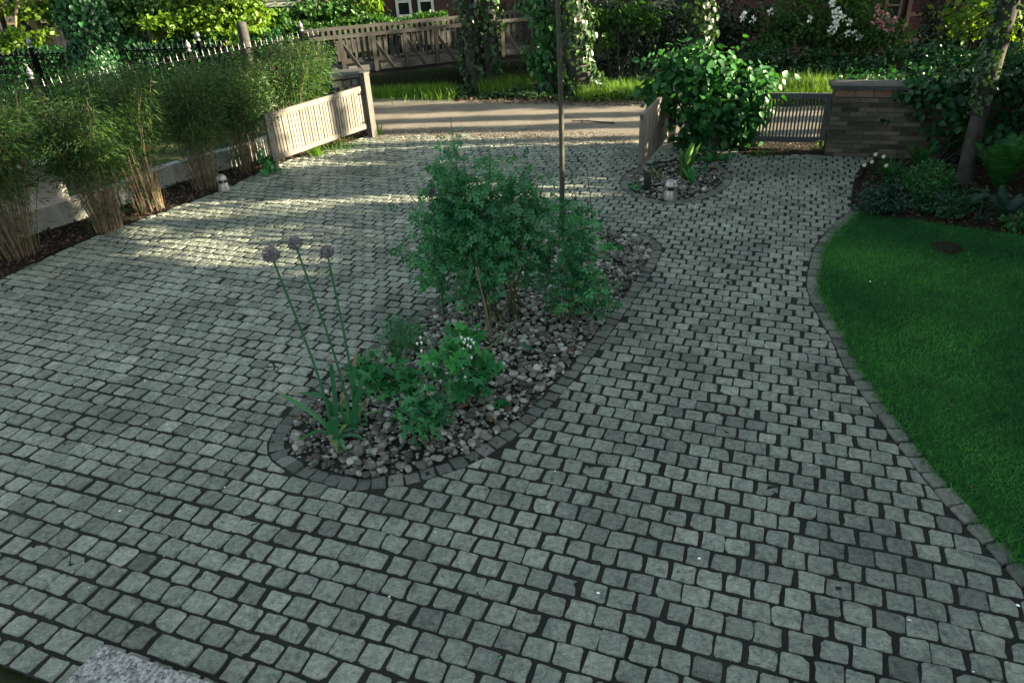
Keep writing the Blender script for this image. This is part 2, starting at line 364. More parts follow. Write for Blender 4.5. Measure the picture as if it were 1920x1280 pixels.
def pieces(name, rest_name, tmpl, mat, parent, pos, R, size, tn, limit=300, variants=4):
    """the pieces that show largest become objects of their own, the rest one stuff part"""
    tv, tf = tmpl; pj = PJ(pos); inside = (pj[:, 0] > -40) & (pj[:, 0] < 1960) & (pj[:, 1] > -40) & (pj[:, 1] < 1320)
    key = np.where(inside, size / pj[:, 2], 0) ; order = np.argsort(-key); a, b = order[:limit], order[limit:]
    mes = [tmpl_mesh(name, tv, tf, (k + 0.5) / variants) for k in range(variants)]
    for i in a:
        M = Matrix(R[i].tolist()).to_4x4() @ Matrix.Scale(float(size[i]), 4); M.translation = Vector(pos[i].tolist())
        obj(name, mes[min(variants - 1, int(tn[i] * variants))], mat, parent, M)
    if len(b): tag(obj(rest_name, scatter(rest_name, tv, tf, pos[b], R[b], size[b], tn[b]), mat, parent), kind='stuff')
def rand_dirs(n):
    v = rng.normal(size=(n, 3)); return v / np.linalg.norm(v, axis=1, keepdims=True)
LEAF = (np.array([(0, 0, 0), (.30, .30, .07), (.27, .65, .06), (0, 1, -.06), (-.27, .65, .06), (-.30, .30, .07)]), np.array([(0, 1, 2, 3), (0, 3, 4, 5)]))
HEART = (np.array([(0, 0, 0), (.40, .18, .06), (.34, .62, .05), (0, 1, -.10), (-.34, .62, .05), (-.40, .18, .06)]), np.array([(0, 1, 2, 3), (0, 3, 4, 5)]))
BLADE = (np.array([(-.5, 0, 0), (.5, 0, 0), (.3, .55, .12), (0, 1, .36), (-.3, .55, .12)]) * (1, 1, 1), None)
NARROW = (np.array([(0, 0, 0), (.075, .35, .01), (0, 1, -.12), (-.075, .35, .01)]), np.array([(0, 1, 2, 3)]))
def compound(nl=7, wide=1.0):
    V = []; F = []
    spots = [((0, .66), 90, .36)] + [((0, .60 - .27 * (k // 2)), 90 + (-1) ** k * 66, .34 - .03 * (k // 2)) for k in range(nl - 1)]
    for (o, a, s) in spots:
        a = math.radians(a); d = np.array((math.cos(a), math.sin(a))); x = np.array((d[1], -d[0])); b = len(V)
        for u, w, z in LEAF[0]:
            q = np.array(o) + d * (w * s + .02) + x * u * s * wide * 0.98; V.append((q[0], q[1], z * s - 0.15 * (q[1] ** 2)))
        F += [(b, b + 1, b + 2, b + 3), (b, b + 3, b + 4, b + 5)]
    b = len(V); V += [(-.008, 0, 0), (.008, 0, 0), (.006, .72, -.07), (-.006, .72, -.07)]; F.append((b, b + 1, b + 2, b + 3))
    return np.array(V), np.array(F)
def lobed(n=3):
    """a deeply cut leaf of n leaflets, each with three pointed lobes"""
    V = []; F = []
    for k in range(n):
        a0 = math.radians(90 + (k - (n - 1) / 2) * 62); o = np.array((0, .25)) if n > 1 else np.zeros(2)
        for da, L in ((-34, .42), (0, .62), (34, .42)):
            a = a0 + math.radians(da); d = np.array((math.cos(a), math.sin(a))); x = np.array((d[1], -d[0])); b = len(V)
            for u, w in ((0, 0), (.13, .45), (.10, .75), (0, 1), (-.10, .75), (-.13, .45)):
                q = o + d * w * L + x * u * L * 1.35; V.append((q[0], q[1], .05 * abs(u) * 6 * L - .18 * q[1] ** 2))
            F += [(b, b + 1, b + 2, b + 3), (b, b + 3, b + 4, b + 5)]
    return np.array(V), np.array(F)
def foliage(center, radii, n, size, clumps=40, spread=0.3, shell=0.6, out=0.7, droop=0.3):
    """leaf positions in uneven clumps through an ellipsoid"""
    center = np.array(center, float); radii = np.array(radii, float)
    cd = rand_dirs(clumps); cr = (shell + (1 - shell) * rng.random((clumps, 1))) * rng.uniform(0.75, 1.08, (clumps, 1))
    cc = cd * cr; w = rng.random(clumps) + 0.3; k = rng.choice(clumps, n, p=w / w.sum())
    loc = cc[k] + rng.normal(size=(n, 3)) * spread * rng.uniform(.6, 1.2, (clumps, 1))[k]
    pos = center + loc * radii
    nrm = loc / (np.linalg.norm(loc, axis=1, keepdims=True) + 1e-6) * out + np.array((0, 0, .6)) + rand_dirs(n) * .7
    d = rand_dirs(n) + loc * .5; d[:, 2] -= droop
    ct = rng.random(clumps)
    tn = np.clip(0.5 * ct[k] + 0.5 * rng.random(n), 0, 1)
    return pos, frames(d, nrm), size * rng.uniform(.65, 1.25, n), tn

# ------------------------------------------------------------------ terrain
WALLPX = [(-140, 500), (0, 455), (120, 418), (222, 385), (325, 342), (397, 322), (480, 300), (560, 262), (640, 220)]
WALL = np.array([G(*q)[:2] for q in WALLPX])
def xleft(y): return np.interp(y, WALL[:, 1], WALL[:, 0], left=WALL[0, 0] - 2, right=WALL[-1, 0])
def ss(a, b, x): t = np.clip((x - a) / (b - a), 0, 1); return t * t * (3 - 2 * t)
def zt(x, y):
    x = np.asarray(x, float); y = np.asarray(y, float); z = -0.04 * np.ones_like(x + y)
    z = z - 0.72 * ss(0.10, 0.5, xleft(y) - x) * ss(4.0, 5.0, y + 0 * x)
    d = 0.72 * ss(17.0, 19.5, y) + 0 * x
    z = np.minimum(z, -0.04 - d)
    ditch = 1.1 * ss(17.6, 18.8, y) * (1 - ss(23.2, 24.6, y)) * ss(-6.5, -5, x)
    return z - ditch * 0.85
xs = np.unique(np.concatenate([np.linspace(-400, -40, 10), np.linspace(-40, -10, 31), np.linspace(-10, 10, 101), np.linspace(10, 40, 31), np.linspace(40, 400, 10)]))
ys = np.unique(np.concatenate([np.linspace(-400, -6, 10), np.linspace(-6, 26, 129), np.linspace(26, 60, 25), np.linspace(60, 500, 10)]))
XX, YY = np.meshgrid(xs, ys); nx, ny = len(xs), len(ys)
i0 = (np.arange(ny - 1)[:, None] * nx + np.arange(nx - 1)[None]).ravel()
ground = obj('ground', np_mesh('ground', np.stack([XX, YY, zt(XX, YY) - 0.02], -1), np.stack([i0, i0 + 1, i0 + 1 + nx, i0 + nx], 1), np.full(nx * ny, .5), True), 'wild_ground')
tag(ground, 'dark wild ground of the garden around the drive', kind='structure')
mb = MB(); mb.add([(-5.6, 17.9, -1.25), (40, 17.9, -1.25), (40, 24.3, -1.25), (-5.6, 24.3, -1.25)], [(0, 1, 2, 3)])
tag(part('water', mb, 'water'), 'dark still water in the ditch under the footbridge', kind='structure')

# ------------------------------------------------------------------ outlines on the ground
ISLAND = closed_spline([G(*q)[:2] for q in [(660, 918), (585, 900), (520, 870), (503, 838), (520, 800), (570, 745), (640, 690), (720, 632), (800, 575), (870, 515), (940, 468), (1020, 440), (1110, 430), (1190, 436), (1232, 452), (1240, 470), (1222, 510), (1172, 585), (1092, 692), (1000, 790), (905, 858), (800, 898), (730, 912)]], 6)
SMALL = closed_spline([G(*q)[:2] for q in [(1250, 384), (1195, 371), (1164, 350), (1175, 325), (1225, 305), (1290, 300), (1345, 308), (1372, 330), (1362, 352), (1320, 372)]], 6)
LEFTB = [G(*q)[:2] for q in [(-420, 690), (-180, 600), (0, 524), (70, 490), (180, 442), (300, 398), (420, 354), (510, 312), (600, 282), (700, 252)]]
NORTH = [G(*q)[:2] for q in [(700, 252), (745, 256), (790, 249), (830, 254), (875, 250), (915, 258), (960, 253), (1000, 261), (1040, 256), (1080, 265), (1130, 260), (1165, 268), (1200, 264), (1300, 262), (1400, 290), (1545, 290), (1640, 296)]]
RIGHTB = [G(*q)[:2] for q in [(1640, 296), (1612, 318), (1600, 350), (1596, 395)]]
LAWNE = [G(*q)[:2] for q in [(1596, 395), (1560, 425), (1531, 457), (1518, 495), (1513, 530), (1520, 562), (1540, 602), (1562, 640), (1585, 690), (1620, 742), (1662, 802), (1720, 880), (1790, 962), (1852, 1028), (1925, 1112), (2010, 1230), (2080, 1360)]]
LEFTB = spline(LEFTB, 6); LAWNE = spline(LAWNE, 6); RIGHTB = spline(RIGHTB, 4)
ROW = np.array((math.cos(math.radians(-21.3)), math.sin(math.radians(-21.3)))); COL = np.array((-ROW[1], ROW[0]))
c0 = G(0, 1246)[:2]
OUTER = np.vstack([LEFTB, NORTH[1:], RIGHTB[1:], LAWNE[1:], [c0 + ROW * 4.5, c0 - ROW * 3.0, c0 - ROW * 6 + COL * 1.0]])
POLYS = [(OUTER, True), (ISLAND, False), (SMALL, False)]
SEGS = [(P, np.roll(P, -1, 0), keep) for P, keep in POLYS]

# ------------------------------------------------------------------ driveway of cobbles
def flat(name, poly, z, mat):
    me = bpy.data.meshes.new(name); me.from_pydata([(float(q[0]), float(q[1]), z) for q in poly], [], [tuple(range(len(poly)))]); me.update(); set_tint(me, [.5] * len(poly))
    return obj(name, me, mat)
big = [(-14, -1.0), (9, -1.0), (9, 12.6), (-2.2, 14.0), (-3.2, 12.8), (-14, 4.0)]
driveway = tag(flat('driveway', OUTER, -0.008, 'joint_sand'), 'grey cobbled driveway with dark joints sweeping round the planted island', kind='structure')
def stone_poly(cx, cy, L, W, npt=12, chip=1.0):
    hx, hy = L / 2, W / 2; out = []
    for sx, sy in ((1, -1), (1, 1), (-1, 1), (-1, -1)):
        r = min(hx, hy) * rng.uniform(.05, .22) * (2.2 if rng.random() < .12 * chip else 1)
        jx, jy = rng.normal(0, .0035, 2); r2 = r * rng.uniform(.6, 1.4)
        a = [(sx * hx + jx, sy * (hy - r) + jy), (sx * (hx - r2) + jx, sy * hy + jy)]
        out += a if sx * sy > 0 else a[::-1]
    P = np.array(out)
    if npt == 12:   # a worn point along each side
        Q = []
        for i in range(8):
            Q.append(P[i])
            if i % 2 == 1:
                m_ = P[i] + (P[(i + 1) % 8] - P[i]) * rng.uniform(.3, .7) + rng.normal(0, .003, 2); Q.append(m_ * rng.uniform(.97, 1.035))
        P = np.array(Q)
    if area(P) < 0: P = P[::-1]
    return P + np.array((cx, cy))
def stone_geo(P, top, dome, tilt):
    """rings: floor, shoulder, worn top"""
    c = P.mean(0); n = len(P)
    def z(Q, h): return np.column_stack([Q, h + (Q - c) @ tilt + rng.normal(0, .0009, len(Q))])
    k = inset(P, .030) + rng.normal(0, .004, (n, 2)); mid = c + rng.normal(0, .012, 2)
    V = np.vstack([np.column_stack([P, np.full(n, -.022)]), z(inset(P, .004), top - .001), z(k, top + dome) + np.column_stack([np.zeros((n, 2)), rng.normal(0, .0016, n)]), [[mid[0], mid[1], top + dome + rng.normal(0, .003)]]])
    F = [(r * n + k_, r * n + (k_ + 1) % n, (r + 1) * n + (k_ + 1) % n, (r + 1) * n + k_) for r in range(2) for k_ in range(n)]
    F += [(2 * n + k_, 2 * n + (k_ + 1) % n, 3 * n) for k_ in range(n)]; return V, F
def clip_stone(P):
    c = P.mean(0)
    for A, B, keep in SEGS:
        dist, i = near_seg(c, A, B); ins = in1(c, A, B)
        if dist > .14 and ins != keep: return None
        if dist > .14: continue
        d = B[i] - A[i]; nrm = np.array((-d[1], d[0])); nrm /= np.linalg.norm(nrm) + 1e-9
        mid = (A[i] + B[i]) / 2; test = in1(mid + nrm * .004, A, B)
        if test != keep: nrm = -nrm
        P = clip_half(P, A[i] + nrm * .008, nrm)
        if len(P) < 4 or abs(area(P)) < .0045: return None
        c = P.mean(0)
    return P
cob = []
RP, SP = 0.1395, 0.1545
vmin, vmax = -2.5, 16.0
org = G(960, 640)[:2]
rows = []; v = 0.0; r = 0
def rpitch(v): return RP * float(np.interp(v, [-4, -2, -.3, 2], [1.12, 1.09, 1.0, .96]))
while v < 9.5: rows.append((r, v)); v += rpitch(v); r += 1
v = 0.0; r = 0
while v > -9: v -= rpitch(v); r -= 1; rows.append((r, v))
for r, v in rows:
    RPr = rpitch(v); SPr = SP * float(np.interp(v, [-3.4, -2.0, 0], [1.11, 1.04, 1.0])); wob = rng.normal(0, .008); v = v + rng.normal(0, .0015)
    for k in range(-58, 68):
        L = SPr + rng.normal(0, .007)
        u = (k + .5 * (r % 2)) * SPr + wob + .02 * math.sin(r * .11) + rng.normal(0, .004)
        cen = org + ROW * u + COL * (v + .010 * math.sin(u * .9 + r * .03))
        if cen[1] < 0.6 or cen[1] > 15: continue
        pj = PJ(np.array((cen[0], cen[1], 0)))
        if pj[0] < -90 or pj[0] > 2010 or pj[1] > 1390: continue
        Pl = stone_poly(0, 0, L - rng.uniform(.011, .025), RPr - rng.uniform(.012, .024))
        a_ = rng.normal(0, .013); ca, sa = math.cos(a_), math.sin(a_)
        Pl = Pl @ np.array([(ca, sa), (-sa, ca)]); Pw = cen + Pl[:, :1] * ROW + Pl[:, 1:] * COL
        Pw = clip_stone(Pw)
        if Pw is not None: cob.append((Pw, pj))
cob.sort(key=lambda q: -area(q[0]) * q[1][1] ** 2 if (0 < q[1][0] < 1920 and q[1][1] < 1290) else 0)
rest = MB()
for i, (Pw, pj) in enumerate(cob):
    V, F = stone_geo(Pw, rng.normal(.001, .0025), rng.uniform(-.001, .0022), rng.normal(0, .020, 2))
    t_ = float(np.clip(rng.normal(.54, .16), 0, 1))
    if i < 300:
        mb = MB(); c_ = V.mean(0); c_[2] = 0; mb.add(V - c_, F, t_)
        obj('cobble', mb.mesh('cobble'), 'cobble', driveway, Matrix.Translation(Vector(c_.tolist())))
    else: rest.add(V, F, t_)
tag(part('cobbles', rest, 'cobble', driveway), kind='stuff')

# ------------------------------------------------------------------ gravel road, beds, lawn
road_poly = [G(*q)[:2] for q in [(640, 270), (700, 262), (830, 262), (960, 270), (1200, 280)]] + [(4.6, 11.6), (30, 5.5), (30, 11.0), (6, 14.0)] + [G(*q)[:2] for q in [(1200, 188), (1080, 190), (960, 184), (860, 188), (790, 182), (690, 184), (560, 196)]] + [(-3.4, 14.2)]
tag(flat('gravel_road', road_poly, -0.006, 'road_gravel'), 'pale gravel lane crossing beyond the open gates', kind='structure')
def strip_stones(outline, depth, length, name, mat, parent, inward=True, closed=True, z=0.0, skip=None):
    P = np.asarray(outline); 
    if closed: P = np.vstack([P, P[:1]])
    seg = np.hypot(*(P[1:] - P[:-1]).T); s = np.concatenate([[0], np.cumsum(seg)]); n = int(s[-1] / length); step = s[-1] / n
    sgn = 1 if area(P[:-1] if closed else P) > 0 else -1
    for k in range(n):
        a = np.array([np.interp(k * step + .006, s, P[:, j]) for j in (0, 1)]); b = np.array([np.interp((k + 1) * step - .006, s, P[:, j]) for j in (0, 1)])
        d = b - a; L = np.linalg.norm(d); d /= L; nn = np.array((-d[1], d[0])) * (sgn if inward else -sgn)
        dep = depth * rng.uniform(.88, 1.08); c_ = (a + b) / 2 + nn * dep / 2
        if skip and skip(c_): continue
        pj = PJ(np.array((c_[0], c_[1], 0)))
        if not (-60 < pj[0] < 1980 and pj[1] < 1360): continue
        Q = stone_poly(0, 0, L * rng.uniform(.93, 1.02), dep, chip=2); Q = c_ + Q[:, :1] * d + Q[:, 1:] * nn
        if area(Q) < 0: Q = Q[::-1]
        V, F = stone_geo(Q, z + rng.normal(0, .004), rng.uniform(0, .004), rng.normal(0, .03, 2)); cc = np.array((c_[0], c_[1], 0))
        mb = MB(); mb.add(V - cc, F, float(np.clip(rng.normal(.5, .2), 0, 1))); obj(name, mb.mesh(name), mat, parent, Matrix.Translation(Vector(cc.tolist())))
island = tag(flat('planting_bed', ISLAND, -0.010, 'soil'), 'long teardrop island bed of pebbles edged with dark stones', kind='structure')
strip_stones(ISLAND, .125, .125, 'edging_stone', 'edging', island)
small = tag(flat('planting_bed', SMALL, -0.010, 'soil'), 'small round pebble bed with a lamp beside the open right gate', kind='structure')
strip_stones(SMALL, .125, .125, 'edging_stone', 'edging', small, skip=lambda c: c[1] > 11.0)
def pebble_tmpl():
    V = []; 
    for x in (-1, 0, 1):
        for y in (-1, 0, 1):
            for z in (-1, 0, 1):
                if (x, y, z) != (0, 0, 0): V.append((x, y, z))
    idx = {v: i for i, v in enumerate(V)}; F = []
    for ax in range(3):
        for s_ in (-1, 1):
            for a in (-1, 0):
                for b in (-1, 0):
                    q = []
                    for (da, db) in ((0, 0), (1, 0), (1, 1), (0, 1)):
                        w = [0, 0, 0]; w[ax] = s_; w[(ax + 1) % 3] = a + da; w[(ax + 2) % 3] = b + db; q.append(idx[tuple(w)])
                    F.append(q if s_ > 0 else q[::-1])
    V = np.array(V, float); V = V / np.linalg.norm(V, axis=1, keepdims=True) ** rng.uniform(.55, .95)
    V *= rng.uniform(.8, 1.15, (len(V), 1)); V[:, 0] *= rng.uniform(.9, 1.3); V[:, 1] *= rng.uniform(.7, 1.0); V[:, 2] *= rng.uniform(.38, .62)
    return V * .5, np.array(F)
PEB = [pebble_tmpl() for _ in range(8)]
def pebbles(outline, n, lo, hi, parent, limit, margin=.13):
    c = np.mean(outline, 0); A = np.asarray(outline); B = np.roll(A, -1, 0)
    pts = poly_sample(outline, n); keep = np.array([near_seg(q, A, B)[0] > margin for q in pts]); pts = pts[keep]; n = len(pts)
    size = lo + (hi - lo) * rng.random(n) ** 3.0
    layer = rng.random(n); pos = np.column_stack([pts, size * .22 + layer * .032 - .016])
    a = rng.normal(size=(n, 3)) * (.45, .45, 1) ; nrm = np.column_stack([rng.normal(0, .3, (n, 2)), np.ones(n)])
    d = np.column_stack([rng.normal(size=(n, 2)), rng.normal(0, .2, n)]); R = frames(d, nrm)
    tn = np.clip(rng.beta(1.6, 2.2, n), 0, 1); kind = rng.integers(0, len(PEB), n)
    key = -size / PJ(pos)[:, 2] * (layer > .4); order = np.argsort(key); top = set(order[:limit].tolist())
    mes = {}; Vs, Fs, Ts, nb = [], [], [], 0
    for i in range(n):
        tv, tf = PEB[kind[i]]
        if i in top:
            k = (kind[i], int(tn[i] * 5), bool(rng.random() < .06))
            if k not in mes:
                mes[k] = np_mesh('pebble', tv, tf, np.full(len(tv), (k[1] + .5) / 5), True); mes[k].materials.append(MATS['pebble_brown' if k[2] else 'pebble'])
            M = Matrix(R[i].tolist()).to_4x4() @ Matrix.Scale(float(size[i]), 4); M.translation = Vector(pos[i].tolist()); obj('pebble', mes[k], None, parent, M)
        else:
            Vs.append(np.einsum('ij,kj->ki', R[i], tv) * size[i] + pos[i]); Fs.append(tf + nb); nb += len(tv); Ts.append(np.full(len(tv), tn[i]))
    if Vs: tag(obj('pebbles', np_mesh('pebbles', np.vstack(Vs), np.vstack(Fs), np.concatenate(Ts), True), 'pebble', parent), kind='stuff')
pebbles(ISLAND, 9000, .024, .088, island, 300)
pebbles(SMALL, 1300, .03, .08, small, 150)

# lawn
inner = []
LA, LB = LAWNE[:-1], LAWNE[1:]
for a, b in zip(LA, LB):
    d = b - a; d /= np.linalg.norm(d) + 1e-9; inner.append((a + b) / 2 + np.array((-d[1], d[0])) * .13)
inner = np.array(inner)
BEDL = [G(*q)[:2] for q in [(1608, 400), (1700, 411), (1800, 426), (1920, 441), (2060, 462)]]
LAWN = np.vstack([inner[4:], [(9.0, .8), (9.0, BEDL[-1][1] - .3)], BEDL[::-1]])
lawn = tag(flat('lawn', LAWN, -0.004, 'turf_soil'), 'deep green mown lawn curving along the right of the drive', kind='structure')
strip_stones(LAWNE, .13, .165, 'edging_stone', 'lawn_edging', lawn, inward=True, closed=False, z=.004)
def blades(name, pts, z, h, w, mat, parent=None, lean=.5, tn=None):
    n = len(pts); tv = np.array([(-.5, 0, 0), (.5, 0, 0), (.28, .6, .15), (0, 1, .5), (-.28, .6, .15)]); tf = np.array([(0, 1, 2, 4)]); tf3 = np.array([(4, 2, 3, 3)])
    tv = np.array([(-1, 0, 0), (1, 0, 0), (.7, .6, .14), (-.7, .6, .14), (.08, 1, .42), (-.08, 1, .42)]); tf = np.array([(0, 1, 2, 3), (3, 2, 4, 5)])
    d = np.column_stack([rng.normal(0, lean, (n, 2)), np.ones(n)]); R = frames(d, rand_dirs(n) * (1, 1, .2))
    hh = h * rng.uniform(.5, 1.3, n); V = np.einsum('nij,kj->nki', R * np.stack([w * np.ones(n), hh, hh], 1)[:, None, :], tv) + np.column_stack([pts, z * np.ones(n)])[:, None, :]
    F = (tf[None] + (np.arange(n) * 6)[:, None, None]).reshape(-1, 4)
    tn = rng.random(n) if tn is None else tn
    return obj(name, np_mesh(name, V.reshape(-1, 3), F, np.repeat(tn, 6)), mat, parent)
lp = poly_sample(LAWN, 190000); pj = PJ(np.column_stack([lp, np.zeros(len(lp))])); lp = lp[(pj[:, 0] < 2900) & (pj[:, 1] < 1500)]
patch = .40 + .30 * np.sin(lp[:, 0] * 2.1 + 1.3 * np.sin(lp[:, 1] * 1.7)) + .16 * np.sin(lp[:, 1] * 3.1 + lp[:, 0] * 1.1) + .14 * np.sin(lp[:, 0] * 7.3 + 2 * np.sin(lp[:, 1] * 5.1)) * np.sin(lp[:, 1] * 6.7)
tag(blades('grass', lp, -.004, .042, .0022, 'grass', None, .55, np.clip(patch + rng.normal(0, .25, len(lp)), 0, 1)), 'short dense green grass of the mown lawn', kind='stuff')
# tufts creeping over the edging
ep = np.repeat(inner, 60, 0) + rng.normal(0, .035, (len(inner) * 60, 2))
tag(blades('grass', ep, -.002, .055, .0024, 'grass', None, .8), 'longer grass fringe creeping over the lawn edging stones', kind='stuff')

# soil beds
left_soil = np.vstack([LEFTB[4:], [G(690, 215)[:2]], WALL[::-1]])
tag(flat('left_bed', left_soil, -0.004, 'soil'), 'strip of dark soil and leaf litter under the bamboo', kind='structure')
right_soil = np.vstack([[(9, BEDL[-1][1] - .3)], BEDL[::-1], RIGHTB[::-1], [(5.6, 10.75), (6.4, 10.6), (9, 9.6)]])
tag(flat('right_bed', right_soil, -0.002, 'soil'), 'dark mulched flower bed between lawn and brick wall', kind='structure')
gate_soil = [G(*q)[:2] for q in [(1300, 268), (1400, 293), (1545, 291), (1545, 262), (1400, 258), (1290, 255)]]
tag(flat('gate_bed', gate_soil, -0.003, 'soil'), 'bare earth strip beneath the dark slatted gate', kind='structure')
def litter(name, poly, n, size, label, mat='dry_leaf', z=.004):
    p = poly_sample(poly, n); pos = np.column_stack([p, np.full(n, z) + rng.random(n) * .02])
    R = frames(np.column_stack([rng.normal(size=(n, 2)), rng.normal(0, .25, n)]), np.column_stack([rng.normal(0, .35, (n, 2)), np.ones(n)]))
    tag(obj(name, scatter(name, *LEAF, pos, R, size * rng.uniform(.5, 1.4, n), rng.random(n)), mat), label, kind='stuff')
litter('leaf_litter', left_soil, 2600, .05, 'dry brown leaves scattered on the soil under the bamboo')
litter('leaf_litter', right_soil, 1800, .045, 'dry brown mulch and leaves over the right flower bed')
litter('leaf_litter', gate_soil, 500, .04, 'dead leaves on the earth below the slatted gate')
litter('leaf_litter', ISLAND, 160, .04, 'dead leaves caught between the pebbles of island bed', z=.03)
litter('leaf_litter', [G(*q)[:2] for q in [(690, 262), (830, 262), (960, 268), (1190, 278), (1190, 258), (960, 250), (830, 244), (700, 246)]], 900, .03, 'brown crumbs of leaves where gravel lane meets the cobbles', z=.006)
bp_ = [G(*q)[:2] for q in [(700, 266), (830, 268), (960, 276), (1190, 284), (1190, 250), (960, 240), (830, 238), (705, 240)]]
pq = poly_sample(bp_, 2600); tv_, tf_ = PEB[0]
tag(obj('loose_gravel', scatter('loose_gravel', tv_, tf_, np.column_stack([pq, rng.uniform(-.004, .008, len(pq))]), frames(rand_dirs(len(pq)), rand_dirs(len(pq))), rng.uniform(.01, .028, len(pq)), rng.random(len(pq))), 'road_gravel'), 'loose gravel strewn where the lane meets the cobbles', kind='stuff')
litter('lawn_flecks', LAWN, 60, .018, 'tiny pale daisies and flecks in the lawn', 'petal_white', .03)
litter('lawn_clippings', LAWN, 500, .03, 'dry brownish bits of thatch lying in the lawn', 'dry_leaf', .02)
litter('fallen_petals', OUTER, 130, .020, 'small pale petals and bits scattered over the cobbles', 'petal_white', .008)
litter('fallen_leaves', OUTER, 90, .022, 'tiny green leaves fallen on the cobbles', 'fresh_leaf', .008)

# ================================================================== things
def ground_z(p): return float(zt(p[0], p[1]))
def unit(v): v = np.array(v, float); return v / np.linalg.norm(v)

# ---- left wooden gate, swung open
def plank(mb, a, b, w, h, t): mb.beam(a, b, w, h, t)
def board_gate(name, label, a, b, z0, z1, nslat, mat, gap, rail=.075, thick=.05, feet=True, slat_t=.018, rnd=.25, lean=None):
    a = np.array((a[0], a[1], 0.0)); b = np.array((b[0], b[1], 0.0)); d = unit(b - a); L = np.linalg.norm(b - a); nn = np.array((-d[1], d[0], 0)); g = thing(name, label, 'gate', a)
    up = np.array((0, 0, 1.0))
    for nm, p, q in (('top_rail', a + up * (z1 - rail / 2), b + up * (z1 - rail / 2)), ('bottom_rail', a + up * (z0 + rail / 2), b + up * (z0 + rail / 2))):
        mb = MB(); mb.beam(p, q, thick, rail, .55); part(nm, mb, mat, g)
    for s in (rail / 2, L - rail / 2):
        mb = MB(); mb.box(a + d * s + up * (z0 + z1) / 2 + nn * .001, (rail, thick + .006, z1 - z0 - .004), d, t=.6); part('stile', mb, mat, g)
    if feet:
        mb = MB(); mb.box(a + d * rail / 2 + up * (z0 / 2), (rail * .8, thick * .8, z0 + .02), d, t=.5); part('foot', mb, mat, g)
    step = (L - 2 * rail) / nslat; hh = z1 - z0 - 2 * rail
    mes = []
    for k in range(4):
        mb = MB(); mb.box((0, 0, 0), (step - gap, slat_t, hh), (1, 0, 0), t=.5 + rnd * (k - 1.5)); mes.append(mb.mesh('slat'))
    M0 = Matrix(((d[0], nn[0], 0, 0), (d[1], nn[1], 0, 0), (0, 0, 1, 0), (0, 0, 0, 1)))
    for k in range(nslat):
        M = M0.copy(); c_ = a + d * (rail + step * (k + .5)) + up * (z0 + z1) / 2 + nn * rng.normal(0, .002); M.translation = Vector(c_.tolist())
        obj('slat', mes[rng.integers(0, 4)], mat, g, M)
    return g
ga, gb = G(516, 322)[:2], G(694, 256)[:2]
board_gate('wooden_gate', 'weathered pale wooden gate leaf swung open before the bamboo', ga, gb, .17, .92, 33, 'gate_wood', .017, .08, .05)
pp = G(699, 256); post = thing('gate_post', 'grey weathered wooden gate post at the hinge of pale gate', 'post', pp)
mb = MB(); mb.box(pp + (0, 0, .56), (.13, .12, 1.12), unit(np.append(gb - ga, 0)), t=.55); part('shaft', mb, 'bridge_edge', post)
mb = MB(); mb.box(pp + (0, 0, 1.135), (.15, .14, .03), unit(np.append(gb - ga, 0)), t=.6); part('cap', mb, 'bridge_edge', post)
for z in (.3, .8):
    mb = MB(); mb.beam(pp + (-.02, -.02, z), pp + (-.02, -.02, z) - np.append(unit(gb - ga), 0) * .12 + (0, -.03, 0), .010, .02); part('hinge', mb, 'iron', post)
# ---- right gate leaf
ra, rb = G(1199, 329)[:2], G(1250, 268)[:2]
board_gate('wooden_gate', 'weathered wooden gate leaf seen edge on beside the hydrangea shrub', ra, rb, .12, .90, 15, 'gate_wood', .005, .07, .055, True, .03)
pp = G(1258, 268); post = thing('gate_post', 'dark square gate post half hidden by the hydrangea shrub', 'post', pp)
mb = MB(); mb.box(pp + (0, 0, .5), (.11, .11, 1.0), t=.4); part('shaft', mb, 'dark_wood', post); mb = MB(); mb.box(pp + (0, 0, 1.012), (.13, .13, .024), t=.5); part('cap', mb, 'dark_wood', post)
# ---- slatted gate by the brick wall
sa, sb = G(1400, 276)[:2], G(1543, 279)[:2]
board_gate('slatted_gate', 'dark grey slatted gate hung between shrub and brick wall', sa, sb, .10, .86, 19, 'grey_paint', .026, .085, .045, False, .018, .12)

# ---- brick wall with coping
w0 = G(1546, 293); w1 = G(1712, 298); wd = unit((w1 - w0) * (1, 1, 0)); wn_ = np.array((-wd[1], wd[0], 0)); WL, WH, WT = 5.0, .885, .34
wall = thing('brick_wall', 'weathered brown brick garden wall with slate coping', 'wall', w0)
mb = MB(); mb.box(w0 + wd * WL / 2 + wn_ * WT / 2 + (0, 0, WH / 2), (WL, WT, WH), wd); part('core', mb, 'mortar', wall)
mb = MB(); mb.box(w0 + wd * (WL / 2 - .03) + wn_ * WT / 2 + (0, 0, WH + .152), (WL + .08, WT + .10, .055), wd); part('coping', mb, 'slate', wall)
mb = MB(); mb.box(w0 + wd * WL / 2 + wn_ * WT / 2 + (0, 0, WH + .06), (WL - .004, WT - .01, .124), wd); part('top_bed', mb, 'mortar', wall)
def brick_mesh(L, Hh, Dp, t, mat):
    mb = MB(); b = .006
    mb.box((0, 0, 0), (L, Dp, Hh), t=t)
    me = mb.mesh('brick'); me.materials.append(MATS[mat]); return me
BM = [brick_mesh(.24, .058, .05, (k + .5) / 8, 'brick') for k in range(8)]; BH = [brick_mesh(.115, .058, .05, (k + .5) / 8, 'brick') for k in range(8)]
BP = [brick_mesh(.25, .10, .05, (k + .5) / 4, 'brick_pink') for k in range(4)]
def basis(d, n): return Matrix(((d[0], n[0], 0, 0), (d[1], n[1], 0, 0), (0, 0, 1, 0), (0, 0, 0, 1)))
